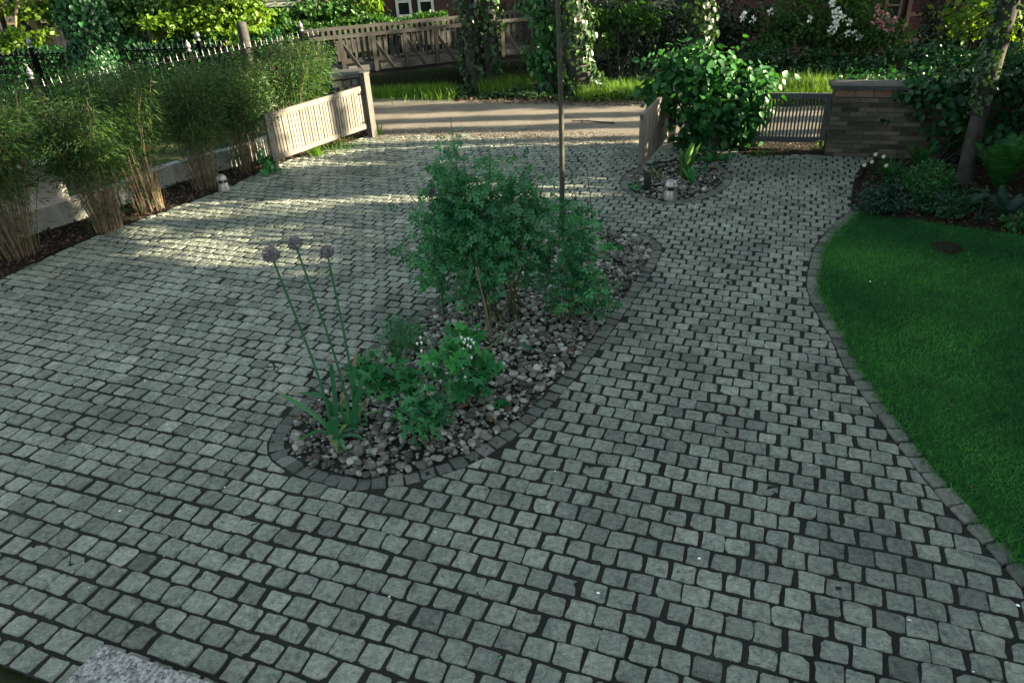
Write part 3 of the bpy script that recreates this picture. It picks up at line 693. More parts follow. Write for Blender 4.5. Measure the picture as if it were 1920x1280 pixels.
for r in range(13):
    z = .034 + r * .068; s = -.004 + (0.0 if r % 2 else .125)
    if r % 2 == 0:
        M = basis(wd, wn_); M.translation = Vector((w0 + wd * .056 + wn_ * .018 + (0, 0, z)).tolist()); obj('brick', BH[rng.integers(0, 8)], None, wall, M)
    while s < 2.6:
        M = basis(wd, wn_); M.translation = Vector((w0 + wd * (s + .12) + wn_ * (.019 + rng.normal(0, .002)) + (0, 0, z)).tolist())
        obj('brick', BM[rng.integers(0, 8)], None, wall, M); s += .2505
    for e in range(1):   # bricks on the end face, towards the gate
        M = basis(wn_, -wd); M.translation = Vector((w0 + wn_ * .19 - wd * (-.019 + .0) + (0, 0, z)).tolist()); obj('brick', BM[rng.integers(0, 8)], None, wall, M)
for k in range(10):
    M = basis(wd, wn_); M.translation = Vector((w0 + wd * (.128 + k * .262) + wn_ * .018 + (0, 0, WH + .064)).tolist()); obj('brick', BP[rng.integers(0, 4)], None, wall, M)

# ---- stone pillar behind the left gate
pc = G(662, 226); pil = thing('stone_pillar', 'squat grey stone block pillar with slab behind the pale gate', 'pillar', pc)
mb = MB(); mb.box(pc + (0, 0, .42), (.50, .50, .9), (1, .3, 0)); part('core', mb, 'mortar', pil)
ax_ = unit((1, .3, 0)); ay_ = np.array((-ax_[1], ax_[0], 0))
for r in range(7):
    off = 0 if r % 2 else .12
    for (fd, fn) in ((ax_, -ay_), (ay_, ax_)):
        for k in range(3):
            L_ = [.24, .16, .12][(k + r) % 3]; s_ = [-.14, .07, .21][k] if r % 2 else [-.20, -.05, .13][k]
            mb = MB(); mb.box(pc + fd * s_ + fn * .245 + (0, 0, .055 + r * .12), (L_ - .01, .05, .11), fd, t=float(rng.random())); part('block', mb, 'pillar_stone', pil)
mb = MB(); mb.box(pc + (0, 0, .905), (.68, .62, .07), ax_); part('cap', mb, 'slate', pil)

# ---- low retaining wall left, white pier, teal panel
lw = thing('retaining_wall', 'low pale concrete retaining wall running behind the bamboo', 'wall', (WALL[3][0], WALL[3][1], 0))
for i in range(len(WALL) - 1):
    a = np.append(WALL[i], -.35); b = np.append(WALL[i + 1], -.35); d = unit(b - a)
    mb = MB(); mb.beam(a + d * .004, b - d * .004, .16, 1.3 + .0 * i, .4 + .2 * (i % 2)); part('wall_segment', mb, 'concrete', lw)
pa = G(135, 415); wp = thing('white_pier', 'whitewashed pier in a patch of sun behind leftmost bamboo', 'pier', pa)
dW = unit(np.append(WALL[2] - WALL[1], 0)); nW = np.array((-dW[1], dW[0], 0))
mb = MB(); mb.box(pa - dW * .35 + nW * .12 + (0, 0, .32), (.85, .30, 1.0), dW); part('body', mb, 'render_white', wp)
mb = MB(); mb.box(pa - dW * .35 + nW * .12 + (0, 0, .845), (.93, .38, .05), dW); part('cap', mb, 'render_white', wp)
pt = G(10, 420); tp = thing('teal_panel', 'shaded teal panel glimpsed through bamboo at the left edge', 'panel', pt)
mb = MB(); mb.box(pt - dW * .6 + nW * .25 + (0, 0, .62), (1.7, .04, .62), dW); part('board', mb, 'teal', tp)
mb = MB(); mb.box(pt - dW * .6 + nW * .25 + (0, 0, .285), (1.7, .10, .04), dW); part('ledge', mb, 'white_paint', tp)

# ---- iron fences
FIN = [(.0, -.02), (.05, -.02), (.05, 0), (.028, .012), (.028, .03), (.052, .05), (.06, .085), (.046, .125), (.022, .16), (.004, .20)]
def iron_fence(label, tips, posts, n, h, z):
    T = [G(x, y, z) for x, y in tips]; a, b = T[0], T[-1]
    f = thing('iron_fence', label, 'fence', (a[0], a[1], zt(a[0], a[1]))); d = unit(b - a); L = np.linalg.norm(b - a)
    for z, hh in ((-.10, .035), (-h + .22, .035)):
        mb = MB(); mb.beam(a + (0, 0, z), b + (0, 0, z), .03, hh, .5); part('rail', mb, 'iron', f)
    tipm = MB(); tipm.lathe([(.020, -.015), (.020, 0), (.008, .012), (.017, .035), (.013, .06), (.001, .15)], (0, 0, 0), 6); tipm = tipm.mesh('spike_tip', True)
    for k in range(n):
        p = a + d * L * (k + .5) / n
        mb = MB(); mb.box((0, 0, 0), (.018, .018, h), d); me = mb.mesh('picket')
        o = obj('picket', me, 'iron', f, Matrix.Translation(Vector((p + (0, 0, -.1 - h / 2 + .02)).tolist())))
        t_ = bpy.data.objects.new('spike_tip', tipm); C.objects.link(t_); t_.parent = o
        if not tipm.materials: tipm.materials.append(MATS['silver'])
        t_.matrix_basis = Matrix.Translation((0, 0, h / 2))
    for px in posts:
        s = min(range(200), key=lambda i: abs(PJ(a + d * L * (i / 100 - .5))[0] - px)) / 100 - .5; p = a + d * L * s
        mb = MB(); mb.box(p + (0, 0, -.70), (.10, .10, 1.55), d); part('post', mb, 'iron', f)
        mb = MB(); mb.lathe([(r * 1.15, z * 1.25) for r, z in FIN], p + (0, 0, .10), 14); part('finial', mb, 'silver', f, True)
iron_fence('far run of black iron fence with silver spikes before the hedge', [(-30, 99), (430, 80)], [60, 208, 375], 46, 1.55, .85)
iron_fence('nearer run of black iron fence with silver spikes rising from bamboo', [(40, 160), (600, 58)], [66, 357, 566], 46, 1.45, .75)

# ---- timber footbridge
BA, BB = D(600, 132, 21.3), D(1010, 88, 23.3); zb = (BA[2] + BB[2]) / 2
bd = unit((BB - BA) * (1, 1, 0)); bn = np.array((-bd[1], bd[0], 0)); BL = np.linalg.norm((BB - BA)[:2])
bridge = thing('footbridge', 'old grey timber footbridge with slatted railings over the ditch', 'bridge', BA)
def bz(s): return BA[2] + (BB[2] - BA[2]) * s / BL
def bp(s, off, z): return np.array((BA[0] + bd[0] * s + bn[0] * off, BA[1] + bd[1] * s + bn[1] * off, bz(s) + z))
for off in (.15, 1.0, 1.75):
    mb = MB(); mb.beam(bp(-.2, off, -.22), bp(BL + .3, off, -.22), .14, .17, .35); part('girder', mb, 'dark_wood', bridge)
npl = 40
mb = MB(); mb.box((0, 0, 0), (BL / npl - .012, 1.95, .05), bd); dme = mb.mesh('deck_plank')
for k in range(npl): obj('deck_plank', dme, 'old_wood', bridge, Matrix.Translation(Vector(bp(BL * (k + .5) / npl, .95, -.10).tolist())))
mb = MB(); mb.beam(bp(-.1, -.035, -.06), bp(BL + .2, -.035, -.06), .05, .16, .8); part('edge_board', mb, 'bridge_edge', bridge)
for off, nm, sg in ((.02, 'handrail', -1), (1.88, 'handrail', 1)):
    mb = MB(); mb.beam(bp(-.15, off, .80), bp(BL + .25, off, .80), .12, .085, .6); part(nm, mb, 'old_wood', bridge)
    mb = MB(); mb.beam(bp(-.1, off, .13), bp(BL + .2, off, .13), .06, .07, .5); part('lower_rail', mb, 'old_wood', bridge)
    mes = []
    for k in range(3):
        mb = MB(); mb.box((0, 0, 0), (.085, .028, .66), bd, t=.3 + .25 * k); mes.append(mb.mesh('baluster'))
    nb_ = int(BL / .165)
    for k in range(nb_): obj('baluster', mes[rng.integers(0, 3)], 'old_wood', bridge, Matrix.Translation(Vector((bp(BL * (k + .5) / nb_, off - sg * .046, .43)).tolist())))
    for px in (640, 700, 759, 817, 875, 940, 995):
        s = min(np.linspace(0, BL, 400), key=lambda i: abs(PJ(bp(i, 0, .5))[0] - px)); s = float(s)
        mb = MB(); mb.box(bp(s, off + sg * .09, .30), (.11, .10, .92), bd, t=.4); part('post', mb, 'dark_wood', bridge)
        mb = MB(); mb.beam(bp(s + .03, off + sg * .10, .62), bp(s + .48, off + sg * .26, -.12), .06, .09, .4); part('brace', mb, 'dark_wood', bridge)

# ---- bollard lamps
def lamp(px, py, label, s=1.0):
    p = G(px, py); t_ = thing('bollard_lamp', label, 'lamp', p, 'bollard lamps beside the drive')
    mb = MB(); mb.lathe([(.001, 0), (.098 * s, 0), (.098 * s, .012), (.078 * s, .125 * s), (.076 * s, .13 * s)], p, 24); part('base', mb, 'lamp_metal', t_, True)
    mb = MB(); mb.lathe([(.058 * s, .128 * s), (.058 * s, .182 * s)], p, 20); part('light_slot', mb, 'lamp_slot', t_, True)
    for k in range(4):
        a = math.pi / 2 * k + .55; mb = MB(); mb.box(p + (math.cos(a) * .069 * s, math.sin(a) * .069 * s, .155 * s), (.012, .02, .056 * s), (math.cos(a), math.sin(a), 0)); part('strut', mb, 'lamp_metal', t_)
    dome = [(.0765 * s, .178 * s), (.080 * s, .182 * s), (.080 * s, .195 * s)] + [(.078 * s * math.cos(q), .195 * s + .072 * s * math.sin(q)) for q in np.linspace(0, 1.55, 8)]
    mb = MB(); mb.lathe(dome, p, 24); part('dome', mb, 'lamp_metal', t_, True)
lamp(1257, 373, 'steel bollard lamp with domed cap standing in the small pebble bed', 1.04)
lamp(421, 357, 'steel bollard lamp with domed cap standing at the foot of the bamboo', .96)
pb = G(1213, 356); t_ = thing('cable_post', 'small black sloping-topped post among pebbles beside the gate', 'post', pb)
mb = MB(); mb.add([pb + v for v in [(-.045, -.035, 0), (.045, -.035, 0), (.045, .035, 0), (-.045, .035, 0), (-.045, -.035, .27), (.045, -.035, .235), (.045, .035, .235), (-.045, .035, .27)]], [(0, 1, 5, 4), (1, 2, 6, 5), (2, 3, 7, 6), (3, 0, 4, 7), (4, 5, 6, 7)]); part('body', mb, 'black_plastic', t_)
mb = MB(); mb.box(pb + (0, 0, .006), (.12, .10, .012)); part('base_plate', mb, 'black_plastic', t_)
# granite step, near left corner
gc = G(190, 1208, .30); st = thing('granite_step', 'speckled grey granite step at the near left corner', 'step', gc * (1, 1, 0))
R3, C3 = np.append(ROW, 0), np.append(COL, 0)
mb = MB(); mb.box(gc + R3 * .5 - C3 * .5 - (0, 0, .04), (1.0, 1.0, .08), R3); part('tread', mb, 'granite', st)
mb = MB(); mb.box(gc + R3 * .52 - C3 * .52 - (0, 0, .19), (.94, .94, .22), R3); part('riser', mb, 'granite', st)
# bare soil patch in the lawn and a stick on the lane
dp_ = G(1775, 466); dr = thing('bare_patch', 'bare round patch of soil in the lawn', 'bare patch', dp_)
mb = MB(); mb.lathe([(.001, .030), (.11, .030), (.13, .026), (.135, 0)], dp_, 24); part('soil_disc', mb, 'soil', dr); mb = MB(); mb.lathe([(.136, .0), (.136, .022), (.155, .022), (.16, 0)], dp_, 24); part('rim', mb, 'soil', dr)
sp = G(1072, 227); sk = thing('fallen_stick', 'thin dark stick lying on the sunlit gravel lane', 'stick', sp)
q0, q1 = G(1072, 227, .015), G(1152, 231, .02); mb = MB(); mb.tube([q0, (q0 * .6 + q1 * .4) + (0, .02, .01), q1], [.010, .012, .016], 6); part('stem', mb, 'bark', sk); mb = MB(); q2 = q0 * .66 + q1 * .34; mb.tube([q2, q2 + (.12, .25, .02)], [.009, .004], 5); part('twig', mb, 'bark', sk)

# ---- plants of the island bed
def pxleaf(parent, path, w, mat, name='leaf', Y=None, t=.5, fold=.3, side=None):
    pts = np.array([D(q[0], q[1], (q[2] if len(q) > 2 else Y)) for q in path]); pts = spline(pts, 5); n = len(pts)
    pts[:, 2] = np.maximum(pts[:, 2], .03); u = np.linspace(0, 1, n); wid = w * np.minimum(1, (u * 5 + .45)) * np.minimum(1, (1 - u) * 3.2 + .04)
    mb = MB(); k_ = rng.normal(0, .35)
    vd = unit(pts.mean(0) - np.array((k_ * 4, 0, CAMH - 1.2))); tg = pts[n // 2 + 1] - pts[n // 2 - 1]; sd_ = np.cross(unit(tg), vd)
    cut = n - max(3, n // 7); mb.ribbon(pts[:cut], wid[:cut] * 1.05, t, fold, sd_); lf = part(name, mb, mat, parent, True)
    mb = MB(); mb.ribbon(pts[cut - 1:], wid[cut - 1:] * 1.05, .8, fold, sd_); part('withered_tip', mb, 'stake', lf, True)
def allium(label, base, head, Yb, Yh, r, leaves):
    b = G(*base); th_ = thing('allium', label, 'allium', b, 'alliums at the near tip of the island bed')
    hp = D(head[0], head[1], Yh); st_ = spline([b + (0, 0, .02), b * .62 + hp * .38 + (.03, 0, .05), hp], 8)
    mb = MB(); mb.tube(st_, np.linspace(.0115, .0075, len(st_)), 8); part('stem', mb, 'strap', th_, True)
    n = 320; dd = rand_dirs(n); mb = MB()
    R = frames(dd, rand_dirs(n)); pos = hp + dd * r * .12
    # ray stalks and small star florets
    SV = np.array([(-.012, 0, 0), (.012, 0, 0), (.010, .88, 0), (-.010, .88, 0)]); V = [SV]; F = [(0, 1, 2, 3)]
    for k in range(5):
        a = 2 * math.pi * k / 5; c_ = np.array((0, .88, 0)); e = np.array((math.cos(a), 0, math.sin(a))); s_ = np.array((-math.sin(a), 0, math.cos(a)))
        V.append(np.array([c_, c_ + e * .10 + s_ * .045 + (0, .05, 0), c_ + e * .20 + (0, .08, 0), c_ + e * .10 - s_ * .045 + (0, .06, 0)])); F.append(tuple(4 * (k + 1) + j for j in range(4)))
    obj('flower_head', scatter('flower_head', np.vstack(V), np.array(F), pos, R, np.full(n, r * .92) * rng.uniform(.85, 1.1, n), rng.random(n)), 'floret', th_)
    for k in range(5):   # arching side leaves
        a = rng.uniform(0, 2 * math.pi); l_ = rng.uniform(.18, .34); e = np.array((math.cos(a), math.sin(a), 0)); u = np.linspace(0, 1, 9); arc = rng.uniform(.5, 1.15)
        lp_ = b + e * (.01 + l_ * .75 * u[:, None]) + np.array((0, 0, 1.0)) * (l_ * (1.05 * u - arc * u ** 2.2))[:, None]; lp_[:, 2] = np.maximum(lp_[:, 2], .035)
        mb = MB(); mb.ribbon(lp_, .017 * np.minimum(1, u * 4 + .5) * np.minimum(1, (1 - u) * 3 + .03), float(rng.random()), .4, np.cross(e, (0, 0, 1.0))); part('leaf', mb, 'strap' if k % 3 else 'strap_light', th_, True)
    for k, (path, w, Y) in enumerate(leaves): pxleaf(th_, path, w, 'strap', Y=Y, t=float(rng.uniform(.2, .8)))
YA = G(632, 828)[1]; YB = G(665, 806)[1]
allium('tallest allium with large mauve head leaning furthest left', (630, 826), (508, 477), YA, YA + .05, .056, [
    ([(630, 826, YA), (612, 797), (580, 770), (542, 747), (512, 725)], .017, YA), ([(631, 815), (624, 772), (607, 744), (578, 738), (535, 734)], .015, YA + .05),
    ([(632, 826), (628, 745), (622, 695), (619, 667)], .016, YA + .02), ([(631, 826), (626, 782), (620, 800), (621, 842)], .022, YA - .08),
    ([(632, 829), (646, 816), (674, 819), (691, 843)], .012, YA - .02), ([(630, 828), (600, 808), (570, 820), (546, 828)], .012, YA - .03)])
allium('allium with mauve head in the middle of three', (663, 808), (553, 456), YB, YB + .12, .049, [
    ([(664, 807), (667, 760), (677, 735), (690, 737), (687, 764)], .024, YB - .04), ([(665, 806), (670, 740), (687, 703), (703, 716), (720, 748)], .018, YB + .04), ([(664, 807), (650, 760), (639, 731)], .014, YB - .02)])
allium('shorter allium with mauve head standing furthest right of three', (668, 800), (613, 472), YB + .06, YB + .16, .047, [
    ([(668, 800), (662, 715), (670, 646)], .016, YB + .06), ([(668, 800), (686, 795), (684, 775), (673, 777)], .006, YB), ([(655, 800), (641, 770), (640, 742)], .013, YB - .03)])
b = G(832, 596); th_ = thing('allium', 'single allium with faded head half hidden in rose bush', 'allium', b); hp = D(808, 360, b[1] - .25)
mb = MB(); mb.tube([b, (b + hp) / 2 + (.02, 0, 0), hp], [.010, .009, .006], 7); part('stem', mb, 'strap', th_, True)
n = 110; dd = rand_dirs(n); obj('flower_head', scatter('flower_head', *NARROW, np.repeat(hp[None], n, 0), frames(dd, rand_dirs(n)), np.full(n, .055), rng.random(n)), 'floret', th_)
# lone strap leaf
b = G(738, 688); th_ = thing('bulb_leaf', 'lone upright strap leaf between feathery plant and bleeding heart', 'leaf', b); pxleaf(th_, [(738, 688), (740, 655), (752, 636)], .022, 'strap', 'blade', b[1])

COMP = compound(5); LOB = lobed(3)
def bush_stems(base, tips, r, mat, parent, name='cane', bow=.12, sp_=.04):
    for tip in tips:
        base_ = base + np.append(rng.normal(0, sp_, 2), 0); mid = base_ * .5 + tip * .5 + np.append(rng.normal(0, .05, 2), bow); P_ = spline([base_, mid, tip], 6)
        mb = MB(); mb.tube(P_, np.linspace(r, r * .3, len(P_)), 6, float(rng.random())); part(name, mb, mat, parent, True)
def leafy(parent, blobs, n, size, tmpl, mat, limit=300, name='leaf', rest='foliage', out=.5, droop=.25, spread=.34, dens_=14):
    W = np.array([b[1][0] * b[1][1] * b[1][2] * b[2] for b in blobs]); W = W / W.sum(); PP, RR, SS, TT = [], [], [], []
    for (c_, rad, dens), w in zip(blobs, W):
        k = max(6, int(n * w)); p_, R_, s_, t_ = foliage(c_, rad, k, size, max(5, int(k / dens_)), spread, .25, out, droop); PP.append(p_); RR.append(R_); SS.append(s_); TT.append(t_)
    pos = np.vstack(PP); pos[:, 2] = np.maximum(pos[:, 2], .02); pieces(name, rest, tmpl, mat, parent, pos, np.vstack(RR), np.concatenate(SS), np.concatenate(TT), limit)
    return pos
def blob(px, py, Y, rx, ry, rz, dens=1.0): return (D(px, py, Y), (rx, ry, rz), dens)
# rose bush
b = G(925, 606); Y = b[1]; rose = thing('rose_bush', 'large leafy rose bush with one tall shoot in the island bed', 'rose bush', b)
RB = [blob(870, 385, Y, .42, .38, .30), blob(845, 330, Y, .20, .2, .26), blob(848, 268, Y, .06, .06, .22, 2.6), blob(900, 310, Y, .10, .1, .16, 1.2), blob(795, 400, Y, .10, .12, .2, 1.0), blob(830, 460, Y - .1, .40, .35, .30, .9), blob(940, 440, Y, .48, .42, .34), blob(960, 345, Y + .1, .34, .3, .16, .8), blob(905, 520, Y - .1, .36, .35, .22, .7), blob(1020, 490, Y + .2, .32, .34, .24, .7), blob(800, 500, Y - .1, .16, .2, .16, .8), blob(985, 395, Y + .1, .3, .3, .18)]
RB = [(c_, (r_[0] * .95, r_[1] * .9, r_[2]), d_) for c_, r_, d_ in RB]
leafy(rose, RB, 2500, .125, COMP, 'rose_leaf', 300, 'leaf_spray', 'foliage', spread=.25, dens_=9)
bush_stems(b, [RB[i][0] + np.array(o_) for i, o_ in ((0, (0, 0, .2)), (1, (0, 0, .1)), (2, (0, 0, .22)), (3, (-.15, 0, .1)), (4, (.1, 0, .2)), (7, (.1, 0, .1)), (7, (-.15, .1, 0)), (9, (.2, 0, .1)), (8, (-.1, 0, 0)), (9, (.1, 0, .1)), (4, (-.2, .2, .2)), (0, (-.25, .1, 0)), (3, (-.35, 0, 0)), (3, (.1, -.1, .2)), (6, (-.2, 0, .1)), (6, (.2, -.1, .1)), (7, (.3, .1, 0)), (9, (-.1, .1, .1)), (0, (.2, 0, .28)), (5, (.2, 0, .16)))], .010, 'cane', rose, 'cane', .12, .13)
b2 = G(1092, 608); Y2 = b2[1]; rose2 = thing('rose_bush', 'lower rose bush spilling over the right edging of island bed', 'rose bush', b2)
RB2 = [blob(1095, 520, Y2, .20, .25, .18), blob(1110, 565, Y2 - .05, .17, .2, .12), blob(1075, 460, Y2 + .25, .22, .25, .22), blob(1055, 545, Y2, .16, .2, .14, .8), blob(1060, 400, Y2 + .6, .28, .25, .12, .8)]
leafy(rose2, RB2, 620, .125, COMP, 'rose_leaf', 200, 'leaf_spray', 'foliage', spread=.29, dens_=6)
bush_stems(b2 + (-.1, .1, 0), [q[0] + (0, 0, .05) for q in RB2], .008, 'cane', rose2)
# stakes in the rose
for (p0, p1, lab) in (((880, 598), (856, 432), 'grey bent bamboo stake at the left of the rose bush'), ((922, 640), (892, 500), 'reddish straight bamboo cane in front of the rose bush')):
    q = G(*p0); q1 = D(p1[0], p1[1], q[1] + .05); t_ = thing('plant_stake', lab, 'stake', q); mb = MB(); mb.tube([q, q * .5 + q1 * .5 + (.01, 0, 0), q1], [.009, .009, .008], 7); part('cane', mb, 'stake', t_, True)
    mb = MB(); mb.lathe([(.0105, 0), (.0115, .006), (.0105, .012)], q * .4 + q1 * .6 + (.004, 0, 0), 7); part('node', mb, 'stake', t_, True)
q = G(893, 664); t_ = thing('bent_stalk', 'yellow green arching cut stalk beside bleeding heart', 'stalk', q); pts = spline([q + (0, 0, .02), D(925, 645, q[1] + .08), D(965, 602, q[1] + .2)], 6); mb = MB(); mb.tube(pts, np.linspace(.011, .006, len(pts)), 7); part('stem', mb, 'strap_light', t_, True)
# bleeding heart
b = G(872, 752); Y = b[1]; bh = thing('bleeding_heart', 'fresh green bleeding heart with white hanging flowers', 'bleeding heart', b)
HB = [blob(865, 640, Y, .16, .16, .10), blob(835, 668, Y - .05, .15, .15, .09), blob(890, 672, Y, .16, .16, .10), blob(875, 720, Y - .12, .17, .16, .08), blob(805, 690, Y, .10, .12, .07), blob(915, 690, Y + .02, .10, .12, .08), blob(880, 700, Y - .1, .15, .15, .08)]
leafy(bh, HB, 170, .135, LOB, 'fresh_leaf', 150, 'leaf', 'foliage', out=.3, droop=.1)
bush_stems(b, [q[0] for q in HB], .006, 'strap_light', bh, 'stem', .05)
fm = MB(); fm.lathe([(.001, 0), (.010, -.002), (.014, -.010), (.012, -.018), (.006, -.024), (.003, -.030), (.005, -.036), (.001, -.040)], (0, 0, 0), 8); fm = fm.mesh('flower', True)
for (x, y) in [(865, 631), (872, 634), (878, 632), (884, 635), (888, 640), (870, 640), (877, 645), (882, 648), (868, 652), (884, 668), (788, 630), (782, 642), (790, 655), (803, 677), (812, 680), (785, 720), (796, 722), (872, 705), (873, 712), (826, 712), (830, 690), (868, 688), (815, 700), (790, 640)]:
    M = Matrix.Translation(Vector(D(x, y, Y - .16 + rng.normal(0, .02)).tolist())) @ Matrix.Rotation(float(rng.normal(0, .3)), 4, 'X') @ Matrix.Scale(.72, 4); obj('flower', fm, 'petal_white', bh, M)
for path in ([(872, 690), (868, 640), (886, 632)], [(850, 690), (800, 640), (782, 632)], [(860, 730), (815, 705), (788, 716)], [(875, 720), (880, 695), (872, 700)]):
    mb = MB(); mb.tube(spline([D(x, y, Y - .15) for x, y in path], 5), .003, 5); part('flower_stalk', mb, 'strap_light', bh, True)
# dark toothed-leaf poppy plant
b = G(788, 826); Y = b[1]; po = thing('poppy_plant', 'compact dark green toothed leaf plant at near tip of the bed', 'plant', b)
leafy(po, [blob(785, 790, Y - .02, .21, .2, .10), blob(785, 760, Y, .17, .17, .09), blob(765, 775, Y, .10, .12, .10), blob(812, 775, Y, .10, .12, .10)], 230, .085, LOB, 'rose_leaf', 230, out=.4, droop=-.3)
bush_stems(b, [D(x, y, Y) for x, y in ((785, 750), (765, 765), (808, 765), (775, 790), (800, 795))], .005, 'strap', po, 'stem', .02)
# geranium-like low foliage, feathery plant, variegated sprig, little sprouts
def clump(name, label, cat, px, blobs, n, size, tmpl, mat, limit=120, stems=True, group=None, lname='leaf'):
    b = G(*px); t_ = thing(name, label, cat, b, group); pos = leafy(t_, blobs, n, size, tmpl, mat, limit, lname)
    if stems: bush_stems(b, [q[0] for q in blobs] + [q[0] + np.append(rng.normal(0, .05, 2), 0) for q in blobs], .004, 'cane', t_, 'stem', .02)
    return t_
Yg = G(700, 745)[1]; clump('low_perennial', 'low dark lobed foliage between alliums and bleeding heart', 'plant', (705, 742), [blob(690, 690, Yg, .14, .15, .09), blob(725, 705, Yg, .14, .15, .07), blob(760, 715, Yg + .05, .10, .12, .06), blob(665, 690, Yg + .1, .08, .1, .08), blob(735, 725, Yg - .05, .1, .1, .05)], 260, .095, LOB, 'fresh_leaf', 260)
Yf = G(755, 690)[1]; t_ = thing('feathery_plant', 'fine feathery dark green plant behind the low foliage', 'plant', G(757, 688)); n = 1500
p_, R_, s_, tn_ = foliage(D(757, 628, Yf), (.24, .2, .16), n, .05, 40, .3, .2); tag(obj('foliage', scatter('foliage', *NARROW, p_, R_, s_, tn_), 'rose_leaf', t_), kind='stuff'); bush_stems(G(757, 688), [D(757 + dx, 630 + dy, Yf) for dx, dy in ((-35, -10), (-15, -25), (10, -30), (30, -5), (0, 0), (40, 15), (-40, 20))], .004, 'cane', t_, 'stem')
clump('variegated_sprig', 'pale variegated sprig leaning over the left edging', 'sprig', (695, 690), [blob(694, 660, G(695, 690)[1], .05, .04, .05), blob(715, 655, G(695, 690)[1], .05, .04, .03)], 40, .075, NARROW, 'variegated', 40)
clump('seedling', 'tiny bright seedling on pebbles right of the poppy plant', 'seedling', (935, 766), [blob(935, 758, G(935, 766)[1], .06, .05, .02)], 22, .06, LOB, 'fresh_leaf', 22)
clump('seedling', 'small upright sprout on pebbles at far right of bed', 'seedling', (1150, 485), [blob(1148, 466, G(1150, 485)[1], .05, .05, .05)], 14, .10, LEAF, 'fresh_leaf', 14)
clump('seedling', 'leafy sprout on pebbles at the foot of the young tree', 'seedling', (1108, 440), [blob(1105, 415, G(1108, 440)[1], .12, .1, .08)], 26, .11, LEAF, 'rose_leaf', 26)
cl = G(988, 664); t_ = thing('cut_leaf', 'dull green cut strap leaf lying on the pebbles', 'leaf', cl); mb = MB(); mb.ribbon([cl + (-.06, .05, .07), cl + (-.02, .02, .085), cl + (.06, -.03, .06)], [.025, .024, .012], .2, .3); part('blade', mb, 'strap', t_, True)
def strap_plant(label, px, n, L, w, mat, spread=.8, name='strap_leaf_plant', cat='plant'):
    b = G(*px); t_ = thing(name, label, cat, b)
    for k in range(n):
        a = rng.uniform(0, 2 * math.pi); l_ = L * rng.uniform(.6, 1.1); s_ = spread * rng.uniform(.2, 1); e = np.array((math.cos(a), math.sin(a), 0)); arc = rng.uniform(.2, 1.1) * s_
        u = np.linspace(0, 1, 8); pts = b + e * (.02 + l_ * s_ * u[:, None]) + np.array((0, 0, 1.0)) * (l_ * (u * (1.25 - .3 * s_) - arc * u ** 2.4))[:, None]; pts[:, 2] = np.maximum(pts[:, 2], .03)
        mb = MB(); mb.ribbon(pts, w * np.minimum(1, u * 4 + .5) * np.minimum(1, (1 - u) * 3 + .03), float(rng.random()), .35, np.cross(e, (0, 0, 1.0)) + e * .01); part('leaf', mb, mat, t_, True)
    return t_
strap_plant('pale green strap leaved plant on the pebbles behind the roses', (1100, 476), 13, .36, .016, 'strap_light', .75)
strap_plant('small strap leaf shoot among pebbles near the black post', (1236, 338), 5, .20, .014, 'strap_light', .7)
# young tree: straight thin stem, crown above the picture
tb = G(1054, 432); yt = thing('young_tree', 'slim straight young tree rising out of the island bed', 'tree', tb)
tt = D(1046, 0, tb[1]); tt = tb + (tt - tb) * 1.0; mb = MB(); mb.tube(spline([tb, tb * .5 + tt * .5 + (.015, 0, 0), tt, tt + (-.01, .02, 1.2)], 8), np.linspace(.034, .022, 25), 10); part('trunk', mb, 'young_bark', yt, True)
top = tt + np.array((0, 0, 1.2)); bush_stems(tt + (0, 0, .1), [top + np.array(q) for q in ((.5, .2, .4), (-.5, .1, .5), (.1, -.4, .6), (-.2, .5, .3), (0, 0, 1.0))], .014, 'young_bark', yt, 'limb')
p_, R_, s_, tn_ = foliage(top + (0, 0, .6), (.8, .8, .75), 1500, .09, 40, .25, .4); obj('crown', scatter('crown', *LEAF, p_, R_, s_, tn_), 'tree_leaf', yt)
for k, (x0, x1, y1) in enumerate(((1090, 1069, 318), (1112, 1101, 322))):
    q = G(x0, 440); q1 = D(x1, y1, q[1]); t_ = thing('wire_stake', ('left' if k == 0 else 'right') + ' of two thin dark wire stakes behind the strap leaved plant', 'stake', q); mb = MB(); mb.tube([q, q * .5 + q1 * .5 + (.01, 0, 0), q1], [.005, .005, .004], 5); part('rod', mb, 'iron', t_, True); mb = MB(); mb.lathe([(.004, 0), (.009, .006), (.004, .014)], q1, 6); part('tip', mb, 'iron', t_, True)
